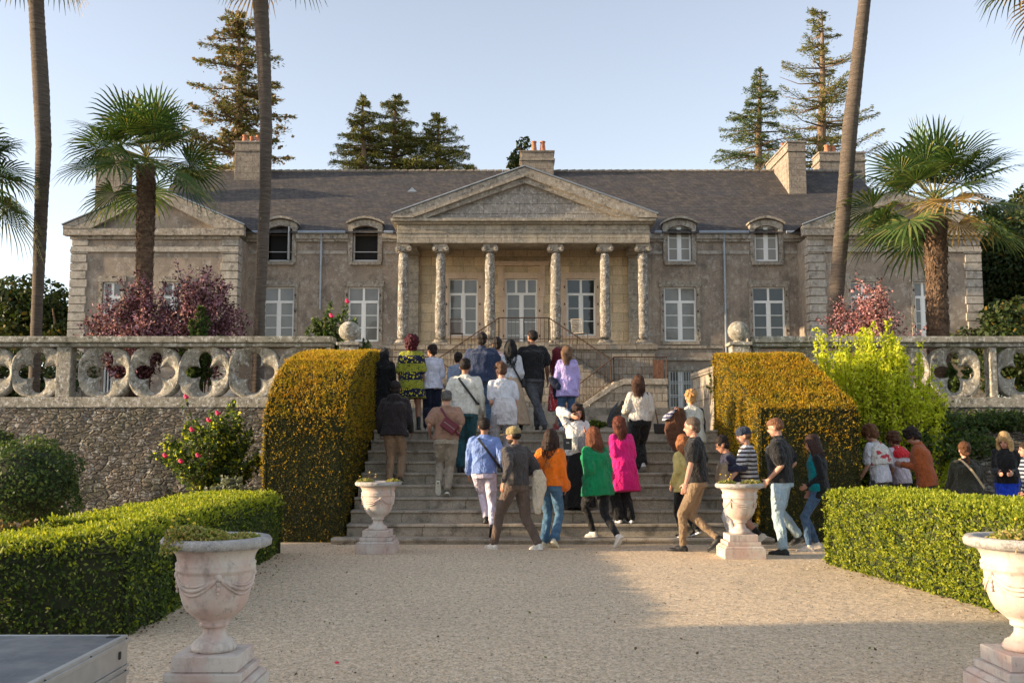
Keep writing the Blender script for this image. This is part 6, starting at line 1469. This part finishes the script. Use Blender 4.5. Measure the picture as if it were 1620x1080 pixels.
# ---- foot of the stairs
J = person('person in a sky blue sweater and lilac white trousers starting to climb', 766, 657, 0, [(769, 2, -.04, 20), (779, 1, .0, 45)], bw=1.08, skin='tan', hair=('fade', DARKHAIR), lean=6, shirt=((.20, .30, .62), 'long', .03, .018), pants=((.66, .60, .72), 'slim'), shoes=(BLACK, (.02, .02, .02)), lw=('sw', .06), rw=('loc', .28, .05, .02))
strap_bag(J, 'black strap with a silver pouch across the sky blue sweater', BLACK, side=-1, size=(.05, .05, .05), pos='hip', off=(.22, .08))
J = person('bearded person in a tan cap, grey brown sweater and trousers striding left to right', 818, 671, 62, [(773, -869, 0, 0), (846, -869, 0, 0)] if False else [(846, -868, .0, 0), (776, -867, .0, 0)], bw=1.12, skin='tan', lean=2, look=(4, -105), hair=('short', DARKHAIR), cap=((.30, .235, .11), False), extras=('beard',),
           shirt=((.065, .056, .054), 'long', .03, .022), pants=((.125, .085, .065), 'regular'), shoes=((.62, .58, .52), (.70, .66, .58)), lw=(802, 760, -.15), rw=('sw', -.08)) if False else person(
    'bearded person in a tan cap, dark grey sweater and brown trousers striding left', 817, 671, -38, [(780, -868, .0, 0), (850, -870, .0, 8)], bw=1.12, skin='tan', lean=3, look=(6, -30), hair=('short', DARKHAIR), cap=((.30, .235, .11), False), extras=('beard',),
    shirt=((.065, .056, .054), 'long', .03, .022), pants=((.135, .092, .07), 'regular'), shoes=((.66, .62, .55), (.72, .68, .6)), lw=(797, 762, -.25), rw=('loc', .24, .10, .10))
J = person('person in an orange jacket and flared jeans with long ombre hair', 869, 677, 22, [(862, -865, 0, 5), (878, -867, .0, 30)], bw=1.02, fem=True, lean=5, hair=('long', (.035, .018, .012), (.42, .17, .05)), shirt=((.90, .19, .010), 'long', .03, .040, 0, {'cuff': 1, 'collar': 1}), pants=((.06, .14, .24), 'flare', ((.13, .25, .38), 'denim')), shoes=((.62, .56, .42), (.72, .66, .5)), lw=('loc', -.20, .16, .16), rw=('sw', .04))
drape('cream coat with orange lining hanging from the arm of the orange jacket', [(P(x_, z_, J['pel'].y - .22), V3(w, 0, 0), V3(0, .05, 0)) for x_, z_, w in ((852, 742, .05), (853, 757, .11), (853, 775, .10), (850, 795, .08), (851, 813, .045))], (.66, .56, .42))
J = person('person in a white jacket and long black skirt shading the face with one hand', 912, 637, 172, [(922, 3), (903, 3)], fem=True, skin='fair', hair=('long', (.045, .022, .016)), look=(12, -5), shirt=(BLACK, 'none', .0, .008), hem=((.74, .72, .70), 'long', .04, .02), skirt=(BLACK, .04, .10), shoes=(BLACK, BLACK), rw=(903, 657, -.16), lw=(925, 683, -.22), extras=('sunglasses',), fing=.25)
e = empty('shoulder_bag', tuple(J['pel']), 'small black box bag in front of the white jacket', 'bag'); c = P(898, 702, J['pel'].y - .26); mb = MB(); mb.obox(c, V3(.065, 0, 0), V3(0, .03, 0), V3(0, 0, .085)); mb.build('pouch', flat_('bag leather', (.03, .03, .032)), e, bevel=.012)
MB().box(c.x - .022, c.x + .022, c.y - .034, c.y - .031, c.z + .01, c.z + .028).build('clasp', M['alu'], e); MB().tube([c + V3(-.055, 0, .08), P(889, 676, J['pel'].y - .2), J['shR'] + V3(0, -.05, .05)], .006, 5).build('strap', flat_('strap', BLACK), e)
drape('grey scarf hanging at the side of the black skirt', [(P(x_, z_, J['pel'].y - .22), V3(w, 0, 0), V3(0, .035, 0)) for x_, z_, w in ((924, 680, .04), (921, 695, .08), (922, 708, .08), (925, 718, .04))], (.24, .23, .24), name='scarf', cat='scarf')
person('person in a bright green sweater, black trousers and white trainers', 944, 674, -35, [(936, 1, .0, 8), (976, -866, .0, 50)], bw=1.2, fem=True, lean=6, look=(8, 0), hair=('long', (.16, .05, .020)), shirt=((.004, .235, .085), 'long', .20, .035, .02, {'cuff': 1}), pants=(BLACK, 'slim'), shoes=((.72, .66, .58), (.78, .72, .62)), lw=('loc', -.14, .06, -.02), rw=('sw', .02))
person('person in a long magenta cardigan and wide black trousers', 986, 657, -25, [(977, 2), (995, 2)], bw=1.08, fem=True, lean=9, look=(14, -25), hair=('bob', (.11, .028, .014)), shirt=((.76, .012, .20), 'long', .42, .03, .06), pants=(BLACK, 'wide'), shoes=((.75, .72, .68), (.05, .05, .05)), lw=('loc', -.1, .22, .18), rw=('sw', .05))
person('person in a black T shirt and khaki trousers striding left, jumper on the shoulders', 1103, 656, -72, [(1078, -872, .0, 0), (1133, -874, .05, 35)], skin='fair', lean=4, look=(10, 0), hair=('buzz', (.13, .09, .065)), shirt=((.016, .015, .015), 'short', .04, .022), pants=((.26, .18, .11), 'slim'), shoes=(BLACK, BLACK), rw=('sw', -.03), lw=(1085, 765, -.2)) 
J = person('person in a pale yellow jacket and black trousers behind the khaki trousers', 1083, 686, -30, [(1077, 1), (1098, 1, .02, 20)], fem=True, skin='fair', look=(15, 0), hair=('bob', (.30, .11, .04)), shirt=((.70, .56, .20), 'long', .16, .03, .02), pants=(BLACK, 'regular'), shoes=(BLACK, (.7, .7, .7)), lw=('sw', .05), rw=('sw', .06))
J = person('person in a black polo shirt and light blue jeans looking down', 1233, 657, -62, [(1238, -878, .0, 0), (1262, -868, .05, 25)], bw=1.18, skin='fair', lean=2, look=(16, 0), hair=('fade', (.20, .09, .045)), shirt=(BLACK, 'short', .04, .025, 0, {'collar': 1}), pants=((.36, .48, .54), 'regular', ((.55, .64, .66), 'denim')), shoes=((.015, .015, .015), (.04, .04, .04)), lw=('loc', -.18, .12, .0), rw=('loc', .16, .05, .03))
J = person('person with dark hair and glasses carrying a bundle, half behind the right urn', 1160, 687, -80, [(1160, -866), (1168, -868)], bw=.95, skin='mid', lean=12, look=(28, 0), hair=('short', DARKHAIR), extras=('glasses',), shirt=((.03, .03, .06), 'long', .05, .02), pants=((.5, .5, .52), 'regular'), lw=(1150, 742, -.12), rw=(1154, 735, .1))
drape('beige blanket bundle held before the striped T shirt', [(P(x_, z_, J['pel'].y - .25), V3(w, 0, 0), V3(0, .10, 0)) for x_, z_, w in ((1144, 732, .06), (1142, 745, .085), (1141, 757, .08), (1146, 768, .05))], (.40, .30, .20), name='blanket', cat='blanket')
person('person in a brown striped T shirt and backwards navy cap', 1184, 672, -70, [(1168, -868, 0, 0), (1200, -866, .03, 40)], skin='fair', lean=4, look=(12, -15), hair=('short', (.16, .08, .04)), cap=((.025, .035, .06), True), shirt=((.70, .69, .70), 'short', .10, .025, 0, {'mat': ((.055, .035, .035), 'stripe'), 'amp': .004}), pants=((.60, .56, .56), 'regular', (), .5), socks=(.02, .02, .02), shoes=((.72, .66, .56), (.75, .7, .6)), lw=(1152, 762, -.15), rw=(1156, 748, .1))
person('person with long dark hair, black cardigan over a teal top and jeans', 1290, 686, -75, [(1278, -872, .0, 5), (1290, -868, .0, 10)], fem=True, lean=2, look=(16, 0), hair=('long', (.045, .022, .016)), shirt=((.0, .20, .23), 'none', .04, .020), hem=(BLACK, 'long', .14, .006, 0, {'back': .045}), pants=((.05, .10, .18), 'slim', ((.12, .20, .30), 'denim')), shoes=((.66, .58, .48), (.72, .64, .54)), lw=('loc', -.1, .15, .05), rw=('sw', .03))
# ---- beyond the right hedge
GH = 'visitors waiting beyond the right hedge'
J = person('person with curly light brown hair and a white top, leftmost beyond the hedge', 1390, 670, -38, [(1380, -850), (1395, -850)], skin='fair', lean=10, look=(24, -12), hair=('curly', (.16, .07, .03)), shirt=((.72, .71, .76), 'short', .1, .03), pants=((.1, .1, .12), 'regular'), grp=GH, lw=('sw', .1), rw=('sw', .1))
b_ = J; U, R, F, Fu, pel, s = (J[k] for k in ('U', 'R', 'F', 'Fu', 'pel', 's'))
drape('white sweatshirt with red motif knotted over the shoulders of the curly haired person', [(pel + U * h_ * s - Fu * bk * s, R * w * s, Fu * d * s) for h_, w, d, bk in ((.18, .23, .14, .03), (.25, .235, .15, .03), (.36, .235, .15, .025), (.45, .22, .13, .02), (.51, .13, .09, .01), (.55, .085, .075, .0))], (.74, .72, .66), ((.52, .05, .06), 'splash'), name='draped_sweatshirt', cat='sweatshirt')
J = person('person with short brown hair and a white shirt, second beyond the hedge', 1422, 681, -30, [(1415, -842), (1430, -842)], skin='mid', lean=8, look=(20, -5), hair=('curly', (.11, .05, .025)), shirt=((.70, .60, .64), 'short', .1, .03), pants=((.1, .1, .12), 'regular'), grp=GH)
U, R, F, Fu, pel, s = (J[k] for k in ('U', 'R', 'F', 'Fu', 'pel', 's'))
drape('bright red sweater laid over the shoulders of the second hedge visitor', [(pel + U * h_ * s - Fu * bk * s, R * w * s, Fu * d * s) for h_, w, d, bk in ((.34, .235, .14, .02), (.40, .235, .15, .02), (.46, .21, .13, .02), (.52, .13, .09, .01), (.56, .085, .075, .0))], (.75, .02, .03), name='draped_sweater', cat='sweater')
person('person in a rust orange shirt bending the head over a phone', 1462, 674, -62, [(1452, -850), (1465, -850)], bw=1.12, skin='mid', lean=12, look=(34, 0), hair=('curly', (.025, .015, .012)), shirt=((.42, .105, .030), 'long', .14, .03, .01, {'collar': 1}), pants=((.1, .1, .12), 'regular'), lw=('loc', -.06, .30, .22), rw=('loc', .10, .30, .20), grp=GH)
J = person('person with a long brown braid and a dark olive top, back turned', 1525, 697, 4, [(1517, -868), (1533, -868)], bw=1.34, fem=True, lean=4, hair=('braid', (.11, .045, .018)), shirt=((.035, .033, .020), 'long', .1, .012, 0, {'neck': .08}), pants=((.05, .05, .05), 'regular'), grp=GH, lw=('sw', .1), rw=('sw', .1))
strap_bag(J, 'tan woven strap crossing the dark olive top', (.50, .36, .20), side=-1, size=None, off=(.21, .05), cat='strap')
J = person('person with long blond hair, black sweater and bright blue trousers', 1588, 681, -150, [(1578, -852), (1596, -852)], fem=True, lean=6, look=(24, 10), hair=('long', (.50, .32, .14)), shirt=(BLACK, 'long', .02, .025), pants=((.01, .05, .50), 'wide'), lw=('loc', -.1, .24, .14), rw=('loc', .1, .24, .14), grp=GH)
person('person in a navy sweater with white shoulder stripes at the right edge', 1626, 697, -75, [(1615, -862), (1630, -862)], fem=True, lean=4, look=(6, 0), hair=('bun', (.04, .022, .014)), shirt=((.02, .025, .05), 'long', .06, .025, 0, {'mat': ((.45, .50, .58), 'stripe')}), pants=((.1, .1, .12), 'regular'), grp=GH)
# ================================================================== bake modifiers into plain meshes
def lump(me, amp, freq, aniso=(1, 1, 1), seed=0):
    n = len(me.vertices); co = np.empty(n * 3, np.float32); me.vertices.foreach_get('co', co); co = co.reshape(-1, 3)
    no = np.empty(n * 3, np.float32); me.vertex_normals.foreach_get('vector', no); no = no.reshape(-1, 3)
    r = np.random.default_rng(seed + 5); d = np.zeros(n)
    for k in range(10):
        w = r.normal(size=3) * np.array(aniso); w = w / max(1e-6, np.linalg.norm(w)) * freq * (0.5 + 1.3 * r.random())
        q = np.sin(co @ w + r.uniform(0, 6.28)); d += (q if amp > 0 else (.55 - np.abs(q)) * 1.5) / 3.2
    d = np.clip(d, -1.2 if amp > 0 else -.3, 1.2)
    co = co + no * (d * abs(amp))[:, None]
    me.vertices.foreach_set('co', co.astype(np.float32).ravel()); me.update()
bpy.context.view_layer.update()
dg = bpy.context.evaluated_depsgraph_get()
newm = []
for o, post in BAKE:
    me = bpy.data.meshes.new_from_object(o.evaluated_get(dg), depsgraph=dg); newm.append((o, me, post))
for i, (o, me, post) in enumerate(newm):
    old = o.data; o.modifiers.clear(); o.data = me
    if not me.materials and old.materials:
        for mt in old.materials: me.materials.append(mt)
    if post: lump(me, post[1], post[2], post[3] if len(post) > 3 else (1, 1, 1), i)
    if post and post[0] == 'smooth' or (post and post[0] == 'lump' and len(post) > 3): me.polygons.foreach_set('use_smooth', [True] * len(me.polygons))
print('faces', sum(len(o.data.polygons) for o in sc.objects if o.type == 'MESH'))
